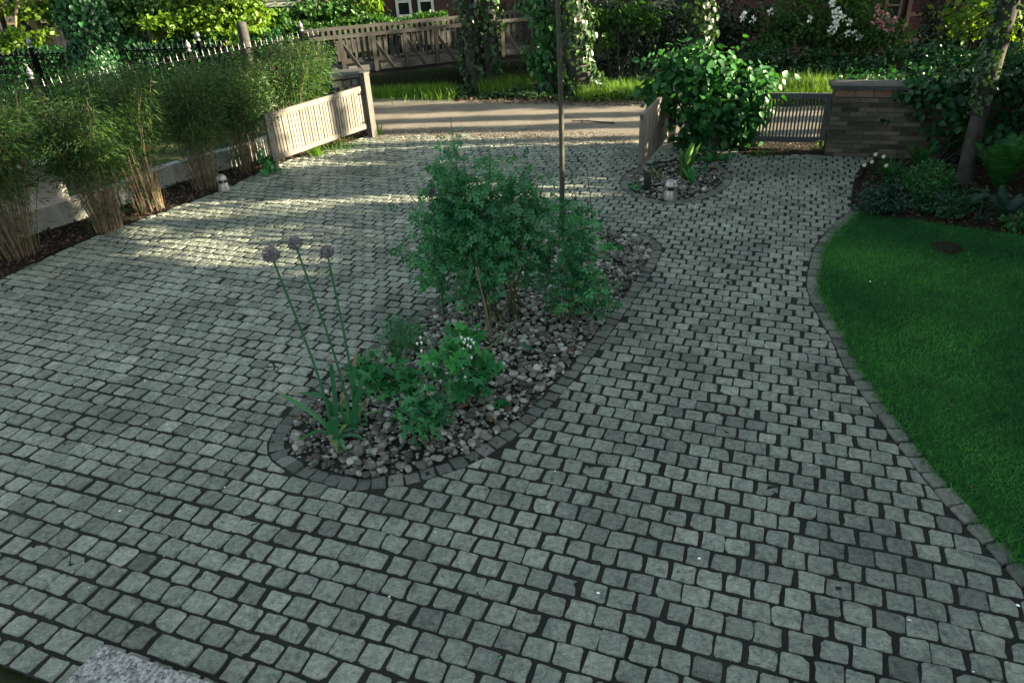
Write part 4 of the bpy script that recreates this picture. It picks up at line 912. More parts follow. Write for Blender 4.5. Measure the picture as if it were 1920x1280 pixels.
# ---- plants of the small bed
strap_plant('clump of broad upright shiny leaves in the small pebble bed', (1283, 338), 12, .50, .065, 'strap_light', .38, 'hosta', 'hosta')
def fern(label, px, n, L, mat='fern', spread=.6, name='fern'):
    b = G(*px); t_ = thing(name, label, 'fern', b)
    for k in range(n):
        a = 2 * math.pi * k / n + rng.normal(0, .25); l_ = L * rng.uniform(.75, 1.1); s_ = spread * rng.uniform(.5, 1.2); e = np.array((math.cos(a), math.sin(a), 0)); m_ = 22; u = np.linspace(.04, 1, m_)
        f = lambda u: b + e * (l_ * s_ * u ** 1.2)[:, None] + np.array((0, 0, 1.0)) * (l_ * (u * (1.1 - .25 * s_) - .35 * s_ * u ** 3))[:, None]
        pts = f(u); mb = MB(); mb.tube(pts[::3], np.linspace(.005, .001, len(pts[::3])), 4, .3); sd = np.cross(e, (0, 0, 1.0))
        for i in range(2, m_ - 1):
            w = l_ * .17 * math.sin(math.pi * (u[i] * .93 + .05)) ** .8; dd_ = unit(pts[i + 1] - pts[i - 1])
            for s in (-1, 1):
                tip = pts[i] + sd * s * w + dd_ * w * .35 - np.array((0, 0, .15 * w)); q = dd_ * l_ * .019
                mb.add([pts[i] - q, pts[i] + q, pts[i] * .35 + tip * .65 + q * .8, tip, pts[i] * .35 + tip * .65 - q * .8], [(0, 1, 2, 4), (4, 2, 3)], float(rng.random()))
        part('frond', mb, mat, t_)
    return t_
fern('bright young fern tuft beside the broad shiny leaves', (1296, 350), 9, .30, 'fresh_leaf', .4)
fern('tall pale fern with curled fronds at the right edge', (1868, 358), 15, .80, 'fern', .5)
fern('small dark fern in front of the brick wall', (1722, 318), 9, .48, 'fern', .6)
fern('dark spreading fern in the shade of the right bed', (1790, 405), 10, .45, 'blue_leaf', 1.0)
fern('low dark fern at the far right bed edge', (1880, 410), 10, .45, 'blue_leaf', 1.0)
strap_plant('low tufted blue green plant at the back of small bed', (1318, 325), 40, .17, .004, 'rose_leaf', .9, 'tufted_plant')
clump('ground_plant', 'low round leaved ground plant beneath the hydrangea shrub', 'plant', (1335, 300), [blob(1325, 291, G(1335, 300)[1], .22, .18, .07), blob(1360, 298, G(1335, 300)[1] - .1, .18, .15, .04), blob(1300, 285, G(1335, 300)[1], .15, .15, .10)], 130, .085, HEART, 'hydrangea_leaf', 100)
clump('ground_plant', 'small seedlings on the bare earth below slatted gate', 'plant', (1415, 292), [blob(1418, 286, G(1415, 292)[1], .16, .06, .035), blob(1450, 285, G(1415, 292)[1], .08, .05, .02)], 50, .06, HEART, 'wild_grass', 50)
clump('ground_plant', 'little green plant at the foot of brick wall beside gate', 'plant', (1540, 281), [blob(1538, 273, G(1540, 281)[1], .07, .05, .05)], 30, .06, HEART, 'wild_grass', 30)
clump('ground_plant', 'small weed at the left rim of the small bed', 'plant', (1192, 356), [blob(1192, 350, G(1192, 356)[1], .08, .06, .03)], 25, .06, LOB, 'fresh_leaf', 25)
clump('ground_plant', 'leafy weed growing round the foot of the pale gate', 'plant', (508, 325), [blob(505, 312, G(508, 325)[1], .16, .14, .10), blob(494, 300, G(508, 325)[1], .06, .06, .16)], 90, .07, HEART, 'fresh_leaf', 90)
# ---- right bed
b = G(1735, 374); bx_ = thing('box_ball', 'clipped round bright green box ball in the right bed', 'shrub', b); n = 2600
dd = rand_dirs(n); p_ = b + (0, 0, .24) + dd * (.29, .29, .26) * rng.uniform(.72, 1.05, (n, 1)); p_[:, 2] = np.maximum(p_[:, 2], .02)
tag(obj('foliage', scatter('foliage', *LEAF, p_, frames(rand_dirs(n) + dd * .5, dd + rand_dirs(n) * .8), .034 * rng.uniform(.7, 1.3, n), rng.random(n)), 'hydrangea_leaf', bx_), kind='stuff')
bush_stems(b, [b + np.array(q) for q in ((.1, 0, .2), (-.1, .05, .22), (0, -.1, .25))], .008, 'cane', bx_, 'stem')
def soft_shrub(label, px, h, r, mat, n=1400, size=.05, tm=LEAF, name='low_shrub', limit=0):
    b = G(*px); t_ = thing(name, label, 'shrub', b); p_, R_, s_, tn_ = foliage(b + (0, 0, h * .5), (r, r, h * .5), n, size, 40, .25, .4); p_[:, 2] = np.maximum(p_[:, 2], .015)
    tag(obj('foliage', scatter('foliage', *tm, p_, R_, s_, tn_), mat, t_), kind='stuff'); bush_stems(b, [b + np.append(rng.normal(0, r * .4, 2), h * .6) for _ in range(5)], .006, 'cane', t_, 'stem')
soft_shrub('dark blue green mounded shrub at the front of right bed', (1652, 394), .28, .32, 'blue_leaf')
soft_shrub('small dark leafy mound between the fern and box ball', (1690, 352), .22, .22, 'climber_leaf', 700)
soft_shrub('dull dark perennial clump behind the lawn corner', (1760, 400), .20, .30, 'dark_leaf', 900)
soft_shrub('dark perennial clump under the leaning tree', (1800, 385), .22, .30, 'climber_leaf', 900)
soft_shrub('young yellow green seedlings at far right of bed', (1900, 428), .14, .14, 'hydrangea_leaf', 120, .07)
t_ = strap_plant('grassy clump with white daffodil flowers by the brick wall', (1665, 342), 70, .42, .006, 'fern', .85, 'daffodil_clump')
for (x, y) in [(1656, 293), (1634, 303), (1620, 309), (1661, 310), (1641, 289)]:
    c_ = D(x, y, G(1665, 342)[1] - .1); mb = MB()
    for k in range(6):
        a = 2 * math.pi * k / 6; e = np.array((math.cos(a), -.35, math.sin(a))); s_ = np.array((-math.sin(a), 0, math.cos(a))); mb.add([c_, c_ + e * .018 + s_ * .010, c_ + e * .034, c_ + e * .018 - s_ * .010], [(0, 1, 2, 3)])
    fl = part('flower', mb, 'petal_white', t_); mb = MB(); mb.lathe([(.007, 0), (.009, .008)], c_ + (0, -.012, 0), 8); part('cup', mb, 'petal_yellow', fl)
    mb = MB(); mb.tube([G(1665, 342), c_ * .6 + G(1665, 342) * .4 + (0, 0, .05), c_], .003, 4); part('stalk', mb, 'fern', t_)
strap_plant('dark grass tuft on the front edge of the right bed', (1835, 420), 45, .26, .004, 'blue_leaf', 1.0, 'grass_tuft')
# leaning tree at right
tb = G(1806, 342); t2 = D(1862, 120, tb[1] + .1); t3 = D(1893, 0, tb[1] + .2); tr = thing('leaning_tree', 'grey trunked tree leaning right beside the fern, ivy on its side', 'tree', tb)
pts = spline([tb - (0, 0, .05), tb * .55 + t2 * .45 + (-.01, 0, 0), t2, t3, t3 + (t3 - t2) * 1.6], 8); mb = MB(); mb.tube(pts, np.interp(np.linspace(0, 1, len(pts)), [0, .06, .3, 1], [.13, .105, .10, .13]), 16); part('trunk', mb, 'bark', tr, True)
n = 420; u = rng.uniform(.33, .95, n); P_ = np.stack([np.interp(u, np.linspace(0, 1, len(pts)), pts[:, j]) for j in range(3)], 1); a = rng.normal(3.6, .7, n); o_ = np.column_stack([np.cos(a), np.sin(a), np.zeros(n)])
obj('ivy', scatter('ivy', *HEART, P_ + o_ * (.135 + rng.random((n, 1)) * .05), frames(rand_dirs(n) * .6 + (0, 0, -1), o_ + rand_dirs(n) * .4), .06 * rng.uniform(.6, 1.3, n), rng.random(n)), 'ivy_leaf', tr)
tp_ = pts[-1]; bush_stems(tp_, [tp_ + np.array(q) for q in ((1.5, .3, 1.6), (.2, 1.5, 2.0), (1.0, -1.5, 1.8), (2.4, .8, 1.2))], .07, 'bark', tr, 'limb', .3)
p_, R_, s_, tn_ = foliage((7.6, 8.8, 6.6), (3.3, 3.4, 1.0), 8500, .16, 120, .2, .3); obj('crown', scatter('crown', *LEAF, p_, R_, s_, tn_), 'tree_leaf', tr)  # crown spread wide above the view to dim the right side
p_, R_, s_, tn_ = foliage((7.4, 7.4, 3.9), (1.7, 1.2, .6), 3200, .14, 60, .2, .3); obj('crown', scatter('crown', *LEAF, p_, R_, s_, tn_), 'tree_leaf', tr)  # lower crown added out of view to shade bed and lawn
bush_stems(pts[-8], [np.array((7.4, 7.6, 3.9)), np.array((7.6, 8.8, 6.3)), np.array((6.0, 8.0, 6.3))], .05, 'bark', tr, 'limb', .3)
# hydrangea shrub
b = G(1335, 288) + (0, .2, 0); Y = b[1] + .12; hy = thing('hydrangea_shrub', 'large dome shaped hydrangea shrub between the two right gates', 'shrub', b)
HB = [blob(1300, 130, Y + .1, .62, .5, .32), blob(1240, 160, Y, .36, .4, .20), blob(1370, 165, Y, .60, .5, .34), blob(1330, 200, Y - .1, .65, .45, .30), blob(1420, 150, Y + .1, .36, .4, .22), blob(1300, 110, Y + .2, .36, .35, .18), blob(1355, 245, Y, .40, .3, .28, .8), blob(1430, 195, Y, .16, .2, .28, .7), blob(1225, 190, Y - .1, .26, .25, .12), blob(1310, 235, Y - .1, .40, .3, .25, .8), blob(1390, 255, Y - .05, .35, .25, .25, .8), blob(1290, 265, Y, .25, .25, .18, .7), blob(1400, 215, Y - .15, .30, .3, .3, .8)]
HB = [(c_, (r_[0], r_[1] * .72, r_[2]), d_) for c_, r_, d_ in HB]
pos = leafy(hy, HB, 3800, .12, HEART, 'hydrangea_leaf', 300, 'leaf', 'foliage', .8, .7)
bush_stems(b, [q[0] for q in HB], .02, 'dark_wood', hy, 'stem')
n = 700; k = rng.choice(len(pos), n); p_ = pos[k] + (0, 0, .05) + rand_dirs(n) * .04; tag(obj('flower_bud', scatter('flower_bud', *NARROW, p_, frames(rand_dirs(n) + (0, 0, 1), rand_dirs(n)), .06 * rng.uniform(.6, 1.2, n), .6 + .4 * rng.random(n)), 'wild_grass', hy), kind='stuff')
# climbing hydrangea on the wall
b = w0 + wd * 1.6 - wn_ * .1; ch = thing('climbing_hydrangea', 'dark climbing hydrangea smothering right half of brick wall', 'climber', b)
CB = []
for s, z, r_, d_ in ((.95, 1.02, .20, 1), (1.25, 1.12, .32, 1), (1.8, 1.25, .40, 1), (2.4, 1.28, .45, 1), (1.65, .80, .38, .9), (2.3, .65, .45, .9), (2.9, .85, .5, .8), (3.4, 1.1, .5, .7), (1.85, .4, .4, .8), (1.15, .72, .2, .7), (2.6, .25, .4, .6), (3.6, .5, .5, .6), (.75, .58, .08, .4), (.90, .95, .15, .7), (.95, 1.27, .11, .7), (1.4, .5, .2, .7)):
    CB.append((w0 + wd * s - wn_ * .12 + (0, 0, z), (r_, .20 + .3 * (z > 1.1), r_ * .85), d_))
leafy(ch, CB, 2600, .10, HEART, 'climber_leaf', 300, 'leaf', 'foliage', .8, .8); bush_stems(b, [q[0] for q in CB[:9]], .018, 'dark_wood', ch, 'stem')

# ---- bamboo clumps along the left
BAMB = [((42, 478), 2.1, .85, 'leftmost bamboo clump with dense shaded leaves and bare stems', 110), ((205, 430), 1.8, .62, 'second bamboo clump from the left with sunlit straw stems', 90), ((285, 392), 1.95, .62, 'tall sunlit bamboo clump third from the left', 100), ((388, 352), 1.75, .55, 'shaded bamboo clump just behind the left bollard lamp', 80), ((470, 318), 1.7, .55, 'dark bamboo clump behind left end of the pale gate', 70), ((560, 278), 1.8, .8, 'bamboo clump leaning over the middle of pale gate', 70), ((588, 262), 1.7, .55, 'farthest bamboo clump beside the stone pillar', 70), ((-90, 520), 2.2, 1.0, 'bamboo clump cut by the left edge of the picture', 80)]
for (px, h, r, lab, nc) in BAMB:
    b = G(*px); t_ = thing('bamboo', lab, 'bamboo', b, 'bamboo clumps along the left wall'); mb = MB(); LP, LD = [], []
    for k in range(nc):
        a = rng.uniform(0, 2 * math.pi); rr = rng.random() ** .5; e = np.array((math.cos(a), math.sin(a), 0)); hh = h * rng.uniform(.75, 1.1); o_ = r * rr * rng.uniform(.35, .95)
        u = np.linspace(0, 1, 7); bw = unit(np.append(WALL[3] - WALL[2], 0)); pts = b + e * (.02 + .15 * rr) + bw * rng.normal(0, .05) + e * (o_ * (u ** 1.25))[:, None] + np.array((0, 0, 1.0)) * (hh * (u - .10 * (o_ / r) * u ** 3))[:, None] - np.array((0, 0, .02))
        kink = rng.normal(0, .035, 2); pts[:, :2] += np.outer(np.sin(u * rng.uniform(2, 5)) * u, kink); pts[3:, :2] += rng.normal(0, .018, (4, 2))
        mb.tube(pts, np.linspace(.0048, .002, 7) * rng.uniform(.6, 1.35), 4, float(rng.random()), False)
        m_ = 150; v = rng.beta(1.9, 1.4, m_) * .58 + .47; lowk = rng.random(m_) < .03; v = np.where(lowk, rng.uniform(.12, .5, m_), v); q = np.stack([np.interp(v, u, pts[:, j]) for j in range(3)], 1)
        off = rand_dirs(m_) * (.05 + .22 * v[:, None]); tw = np.repeat(rng.normal(size=(m_ // 10, 3)) * .09, 10, 0); off = off * .6 + tw; off[:, 2] = off[:, 2] * .6 - .05; LP.append(q + off); LD.append(off * 4 + e * .7 + (0, 0, -.15))
    tag(part('culms', mb, 'culm', t_), kind='stuff'); LP = np.vstack(LP); LD = np.vstack(LD); n = len(LP)
    LD = LD + rand_dirs(n) * .7
    tag(obj('foliage', scatter('foliage', *NARROW, LP, frames(LD, rand_dirs(n) + (0, 0, .8)), .088 * rng.uniform(.6, 1.3, n), np.clip(rng.normal(.42, .25, n), 0, 1)), 'bamboo_leaf', t_), kind='stuff')
# wild grass under the gate and at the post
tag(blades('verge_grass', np.vstack([G(593, 292)[:2] + rng.normal(0, .07, (120, 2)), G(706, 252)[:2] + rng.normal(0, .06, (140, 2)), G(640, 280)[:2] + rng.normal(0, .15, (80, 2))]), -.005, .20, .004, 'wild_grass', None, .35), 'tufts of wild grass at the foot of the pale gate', kind='stuff')
# ================================================================== behind the lane
def bank(px0, px1, n, h, label, mat='wild_grass', w=.006, lean=.3):
    a, b = G(*px0)[:2], G(*px1)[:2]; u = rng.random((n, 1)); p = a + (b - a) * u + rng.normal(0, 1, (n, 2)) * (.05, .28) + (0, .5)
    z = zt(p[:, 0], p[:, 1]); o = blades('verge_grass', p, 0, h, w, mat, None, lean); me = o.data; co = np.empty(len(me.vertices) * 3, np.float32); me.vertices.foreach_get('co', co); co = co.reshape(-1, 3); co[:, 2] += np.repeat(z, 6); me.vertices.foreach_set('co', co.ravel()); me.update(); tag(o, label, kind='stuff')
bank((680, 184), (850, 186), 5200, .26, 'sunlit tall grass on the ditch bank left of the ivy trees')
bank((1090, 188), (1240, 186), 2000, .28, 'wild grass on the bank right of the ivy tree')
bank((900, 180), (1000, 178), 900, .35, 'grass tufts between the two ivy clad trees')
gp = np.array([(4.6, 14.6), (6.9, 14.4), (6.9, 15.6), (4.6, 15.8)]); q = poly_sample(gp, 3500); tag(blades('verge_grass', q, -.05, .36, .007, 'wild_grass', None, .22), 'bright backlit tall grass beyond the slatted gate', kind='stuff')
# ivy ground cover on the bank
def ground_ivy(poly, n, label, h=.18, mat='ivy_leaf', size=.085):
    p = poly_sample(poly, n); hump = h * np.abs(np.sin(p[:, 0] * 1.7 + np.sin(p[:, 1] * 2))) ; pos = np.column_stack([p, zt(p[:, 0], p[:, 1]) + hump * rng.random(n) + .02])
    tag(obj('ground_ivy', scatter('ground_ivy', *HEART, pos, frames(np.column_stack([rng.normal(size=(n, 2)), rng.normal(0, .3, n)]), np.column_stack([rng.normal(0, .4, (n, 2)), np.ones(n)])), size * rng.uniform(.6, 1.4, n), rng.random(n)), mat), label, kind='stuff')
gi = [G(*q)[:2] for q in [(830, 186), (960, 187), (1080, 192), (1200, 190)]] + [(4.2, 18.2), (-1.5, 18.6)]
ground_ivy(gi, 5200, 'low dark ivy carpet round the feet of ivy clad trees')
litter('leaf_litter', [G(*q)[:2] for q in [(840, 190), (1000, 196), (1200, 200), (1200, 186), (1000, 182), (840, 184)]], 900, .06, 'dead leaves along the far edge of gravel lane')

def trunk_pts(base, top, wob=.05, n=10):
    u = np.linspace(0, 1, n)[:, None]; w = np.column_stack([np.sin(u[:, 0] * 5 + base[0]) * wob, np.cos(u[:, 0] * 4 + base[1]) * wob, 0 * u[:, 0]]); w[0] = 0; return base + (top - base) * u + w
def ivy_tree(label, stems, ivy_n, crown=None, mat='bark', cmat='tree_leaf', leaf=.10, thick=.10, ivmat='ivy_leaf', name='ivy_tree', crown_n=2500):
    b0 = stems[0][0]; t_ = thing(name, label, 'tree', b0)
    for (b, top, r0, r1) in stems:
        pts = trunk_pts(b - np.array((0, 0, .1)), top); mb = MB(); mb.tube(pts, np.interp(np.linspace(0, 1, len(pts)), [0, .12, 1], [r0 * 1.35, r0, r1]), 12); part('trunk', mb, mat, t_, True)
        if ivy_n:
            n = ivy_n; u = rng.random(n); P_ = np.stack([np.interp(u, np.linspace(0, 1, len(pts)), pts[:, j]) for j in range(3)], 1); a = rng.uniform(0, 2 * math.pi, n); keep = np.sin(a * 2 + u * 9) > (-.85 if r0 < .4 else -2)
            o_ = np.column_stack([np.cos(a), np.sin(a), 0 * a]); rr = np.interp(u, [0, 1], [r0, r1]) * 1.05 + thick * rng.random(n) * (1 + .8 * np.sin(u * 14 + a))
            P_ = P_ + o_ * rr[:, None]; P_, o_ = P_[keep], o_[keep]; n = len(P_)
            obj('ivy', scatter('ivy', *HEART, P_, frames(rand_dirs(n) * .7 + (0, 0, -1), o_ + rand_dirs(n) * .6), leaf * rng.uniform(.6, 1.4, n), np.clip(rng.beta(2, 2, n), 0, 1)), ivmat, t_)
    if crown:
        tops = stems[0][1]
        for k, (c_, rad, nn_) in enumerate(crown):
            c_ = np.array(c_, float); P_ = spline([tops, tops * .5 + c_ * .5 + (0, 0, .2), c_], 5); mb = MB(); mb.tube(P_, np.linspace(.10, .03, len(P_)), 7); part('limb', mb, mat, t_, True)
            p_, R_, s_, tn_ = foliage(c_, rad, nn_, .15, max(20, nn_ // 50), .20, .35); obj('crown', scatter('crown', *LEAF, p_, R_, s_, tn_), cmat, t_)
    return t_
# double ivy tree left of centre, ivy tree centre, ivy tree right, ivy tree far left
bA = G(890, 165); bA2 = G(915, 163)
ivy_tree('twin stemmed tree wrapped in ivy in front of the footbridge', [(bA, D(868, -60, bA[1] + .3), .19, .15), (bA2, D(917, -60, bA[1] + .2), .17, .15)], 900, [((-1.5, 16.5, 6.6), (2.8, 2.8, 1.4), 3000), ((-2.6, 20.4, 3.7), (1.8, 1.5, 1.05), 1900), ((-3.5, 21.5, 8.4), (4, 3, .8), 3600), ((-10, 21, 8.4), (4, 3.5, .8), 3600)], thick=.16)  # outlying crowns added above the view to shade the left and block sky
bB = G(1085, 172); 
ivy_tree('ivy clad tree lit from the right behind the young tree', [(bB, D(1073, -60, bB[1] + .2), .30, .25)], 1900, [((2.4, 15.6, 7.0), (2.6, 2.8, 1.3), 3000), ((2.5, 20.5, 8.4), (3.8, 3, .8), 3600)], thick=.20)  # second crown added high out of view to block sky light
bB2 = G(1030, 172)
ivy_tree('slender ivy covered stem with bright leaves left of young tree', [(bB2, D(1008, -60, bB2[1] + .3), .09, .07)], 1500, None, thick=.28, ivmat='hydrangea_leaf')
bC = D(1310, 95, 17.0); bC[2] = -.1
ivy_tree('ivy covered tree trunk rising behind the hydrangea shrub', [(bC, D(1312, -60, 17.2), .26, .22)], 1500, [((6.8, 15.8, 6.9), (2.4, 2.8, 1.3), 2600), ((4.6, 11.9, 4.7), (2.1, 1.5, .8), 3600), ((8.0, 19.5, 8.2), (4, 3, .8), 3800)], thick=.16)  # second and third crowns added out of view to darken what lies below
bD = D(165, 112, 20.4); bD[2] = -.76
ivy_tree('broad dark ivy covered trunk behind iron fence at left', [(bD, D(140, -80, 20.8), .46, .40)], 9000, None, thick=.22, leaf=.095, ivmat='climber_leaf')
# trees and shrubs of the far left garden
def tree(label, px, Y, topz, r, crown, mat='tree_leaf', bark='bark', lean=(0, 0), name='garden_tree', leaf=.16, spread=.22, low=None):
    b = D(px[0], px[1], Y); b[2] = zt(b[0], b[1]); top = np.array((b[0] + lean[0], b[1] + lean[1], topz)); t_ = thing(name, label, 'tree', b)
    pts = trunk_pts(b - np.array((0, 0, .1)), top, .06); mb = MB(); mb.tube(pts, np.linspace(r * 1.2, r * .7, len(pts)), 10); part('trunk', mb, bark, t_, True)
    for (c_, rad, nn_) in crown:
        c_ = np.array(c_, float); s0 = pts[int(len(pts) * .6)]; P_ = spline([s0, s0 * .5 + c_ * .5 + (0, 0, .15), c_], 5); mb = MB(); mb.tube(P_, np.linspace(r * .4, r * .12, len(P_)), 6); part('limb', mb, bark, t_, True)
        p_, R_, s_, tn_ = foliage(c_, rad, nn_, leaf, max(16, nn_ // 40), spread, .3, .6, .35); obj('crown', scatter('crown', *LEAF, p_, R_, s_, tn_), mat, t_)
    return t_
def cr(px, py, Y, rx, ry, rz, n): return (D(px, py, Y), (rx, ry, rz), n)
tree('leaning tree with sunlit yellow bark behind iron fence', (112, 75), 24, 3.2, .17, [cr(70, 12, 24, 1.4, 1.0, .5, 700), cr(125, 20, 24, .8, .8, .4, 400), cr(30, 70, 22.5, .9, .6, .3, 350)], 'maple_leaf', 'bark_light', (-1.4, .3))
tree('dark leaning tree left of the yellow barked tree', (78, 70), 25, 3.2, .2, [cr(60, -30, 25, 1.6, 1.2, .7, 700)], 'tree_leaf', 'bark', (-1.0, .3))
tree('dark trunk at the far left edge behind the fence', (12, 90), 24, 3.0, .22, [cr(-30, -20, 24, 1.6, 1.2, .8, 600), cr(10, 78, 22, .7, .5, .25, 250)], 'maple_leaf')
tree('shady green tree right of the broad ivy trunk', (235, 70), 24.4, 3, .14, [cr(225, 20, 24.4, 1.9, 1.0, 1.0, 1500), cr(250, 45, 24.2, 1.3, .8, .6, 800), cr(200, -20, 24.4, 2, 1.0, .8, 900)], 'tree_leaf')
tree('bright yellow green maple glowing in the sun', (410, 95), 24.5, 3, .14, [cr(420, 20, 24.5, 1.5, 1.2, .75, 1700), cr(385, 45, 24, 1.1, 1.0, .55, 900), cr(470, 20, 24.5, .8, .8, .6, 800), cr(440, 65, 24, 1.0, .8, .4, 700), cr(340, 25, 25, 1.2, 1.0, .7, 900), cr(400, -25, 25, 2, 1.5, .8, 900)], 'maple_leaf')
tree('pale leaved bush in front of the hedge at left', (310, 85), 23.5, 1.0, .07, [cr(310, 50, 23.5, .8, .6, .35, 600)], 'maple_leaf', name='garden_bush')
tree('green bushy tree in front of the brick house', (600, 60), 27, 2.5, .10, [cr(610, 18, 27, 1.7, 1.2, .45, 1400), cr(555, 25, 27, .6, .8, .35, 400), cr(640, 30, 27, 1.0, 1.0, .35, 600), cr(520, 40, 26, .6, .6, .35, 400), ((-3.6, 23.8, 3.2), (2.0, 1.0, 1.1), 900), ((-6.5, 23.2, 2.9), (1.4, .8, .7), 450)], 'tree_leaf', 'young_bark')  # last two crowns added above the view to shade the left garden
tree('thin sapling in front of the house windows', (683, 45), 26.5, 2.4, .045, [cr(685, 2, 26.5, .4, .4, .28, 160), cr(705, 12, 26.5, .25, .3, .2, 90)], 'maple_leaf', 'bark_light')
# hedges
def hedge(label, a, b, z0, z1, thick, n, mat, leaf=.085):
    a = np.array(a, float); b = np.array(b, float); d = b - a; L = np.linalg.norm(d[:2]); t_ = thing('hedge', label, 'hedge', (a[0], a[1], z0)); nn = np.array((-d[1], d[0], 0)) / L
    u = rng.random(n); face = rng.random(n); v = rng.random(n); bumpy = .06 * np.sin(u * L * 2.3) + .04 * np.sin(u * L * 5.1)
    off = np.where(face < .55, -thick / 2 + rng.normal(0, .05, n), rng.uniform(-thick / 2, thick / 2, n)); zz = np.where(face < .55, z0 + (z1 - z0) * v, z1 + rng.normal(0, .05, n) + bumpy)
    p_ = a + d * u[:, None] + nn * off[:, None]; p_[:, 2] = zz; o_ = np.where((face < .55)[:, None], -nn, np.array((0, 0, 1.0)))
    mb = MB(); mb.beam(np.append((a + 0)[:2], (z0 + z1) / 2 - .06), np.append(b[:2], (z0 + z1) / 2 - .06), thick - .12, z1 - z0 - .12); part('twigs', mb, 'dark_wood', t_)
    tag(obj('foliage', scatter('foliage', *LEAF, p_, frames(rand_dirs(n) + o_ * .4, o_ + rand_dirs(n) * .7), leaf * rng.uniform(.6, 1.4, n), rng.random(n)), mat, t_), kind='stuff')
h0, h1 = D(480, 58, 25.6), D(838, 38, 26.2); hedge('clipped hedge glowing green in front of the brick house', (h0[0], 25.6, 0), (h1[0], 26.2, 0), -.8, h0[2] + .05, .9, 9000, 'tree_leaf', .10)
h0, h1 = D(-40, 88, 22.5), D(520, 60, 24.0); hedge('long dark hedge running behind the iron fence', (h0[0], 22.8, 0), (h1[0], 24.2, 0), -.8, .62, .9, 9000, 'climber_leaf', .10)
# old post with rounded top
op = D(461, 85, 22.3); t_ = thing('wooden_post', 'old round topped wooden post before the bright maple', 'post', (op[0], op[1], -.76)); zt_ = D(461, 40, 22.3)[2]
mb = MB(); mb.lathe([(.15, -.76), (.15, zt_ - .12)], (op[0], op[1], 0), 12); part('shaft', mb, 'old_wood', t_, True)
mb = MB(); mb.lathe([(.153, zt_ - .13), (.14, zt_ - .04), (.09, zt_ - .005), (.001, zt_)], (op[0], op[1], 0), 12); part('top', mb, 'old_wood', t_, True)
# houses
def house_wall(parent, x0, x1, Y, z0, z1, mat, depth=6): mb = MB(); mb.box(((x0 + x1) / 2, Y + depth / 2, (z0 + z1) / 2), (x1 - x0, depth, z1 - z0)); return part('wall', mb, mat, parent)
def window(parent, px0, px1, py0, py1, Y, zcap=2.2, bars=1):
    a = D(px0, py1, Y); b = D(px1, py0, Y); x0, x1, z0 = a[0], b[0], a[2]; z1 = zcap if py0 <= 0 else b[2]; w = .09
    mb = MB(); mb.box(((x0 + x1) / 2, Y - .02, (z0 + z1) / 2), (x1 - x0 - .02, .06, z1 - z0 - .02)); pane = part('window', mb, 'glass', parent)
    for (c_, s_) in ((((x0 + x1) / 2, Y - .05, z0 + w / 2), (x1 - x0, .10, w)), (((x0 + x1) / 2, Y - .05, z1 - w / 2), (x1 - x0, .10, w)), ((x0 + w / 2, Y - .05, (z0 + z1) / 2), (w, .11, z1 - z0)), ((x1 - w / 2, Y - .05, (z0 + z1) / 2), (w, .11, z1 - z0)), (((x0 + x1) / 2, Y - .05, z0 + .52), (x1 - x0 - .01, .09, .08))):
        mb = MB(); mb.box(c_, s_); part('frame', mb, 'white_paint', pane)
    mb = MB(); mb.box(((x0 + x1) / 2, Y - .08, z0 - .04), (x1 - x0 + .12, .2, .07)); part('sill', mb, 'white_paint', pane)
Yh = 29.0; hs = thing('brick_house', 'dark red brick house with white windows behind bright hedge', 'house', (-4, Yh, -.8))
house_wall(hs, -6.5, 6.0, Yh, -.8, 4.2, 'house_brick'); window(hs, 745, 770, -5, 33, Yh); window(hs, 786, 812, -5, 31, Yh); window(hs, 880, 893, -5, 25, Yh)
mb = MB(); mb.add([(-7, Yh - .5, 4.0), (6.5, Yh - .5, 4.0), (6.5, Yh + 3, 6.4), (-7, Yh + 3, 6.4), (6.5, Yh + 6.5, 4.0), (-7, Yh + 6.5, 4.0)], [(0, 1, 2, 3), (3, 2, 4, 5)]); part('roof', mb, 'roof_tile', hs)
Ya = 28.2; an = thing('brick_annexe', 'low dark brick annexe with one white window left of brick house', 'building', (-9, Ya, -.8))
house_wall(an, -11.5, -6.6, Ya, -.8, 1.05, 'house_brick', 5); window(an, 548, 572, 6, 46, Ya)
mb = MB(); zr = D(520, 0, Ya)[2]; mb.box((-9.0, Ya + 2.2, 1.15), (5.4, 5.8, .16)); part('roof', mb, 'slate', an); mb = MB(); mb.box((-9.0, Ya - .74, 1.12), (5.4, .10, .12)); part('gutter', mb, 'white_paint', an)
Ys = 30.0; sh = thing('garden_shed', 'low barn with sunlit tiled roof at the far left', 'building', (-20, Ys, -.8)); ze = D(30, 38, Ys)[2]
house_wall(sh, -27, -15.5, Ys, -.8, ze + .1, 'dark_wood', 6)
mb = MB(); mb.add([(-27.5, Ys - .5, ze - .1), (-15.0, Ys - .5, ze - .1), (-15.0, Ys + 3.2, ze + 2.6), (-27.5, Ys + 3.2, ze + 2.6), (-15, Ys + 6.5, ze), (-27.5, Ys + 6.5, ze)], [(0, 1, 2, 3), (3, 2, 4, 5)]); part('roof', mb, 'roof_tile', sh)
for k in range(4): mb = MB(); xx = D(98 + k * 11, 60, Ys)[0]; mb.box((xx, Ys - .04, -.1), (.12, .1, 1.3)); part('timber', mb, 'door_trim', sh)
for k in range(3): mb = MB(); xx = D(103.5 + k * 11, 60, Ys)[0]; mb.box((xx, Ys - .02, .0), (.22, .06, .9)); part('infill', mb, 'concrete', sh)
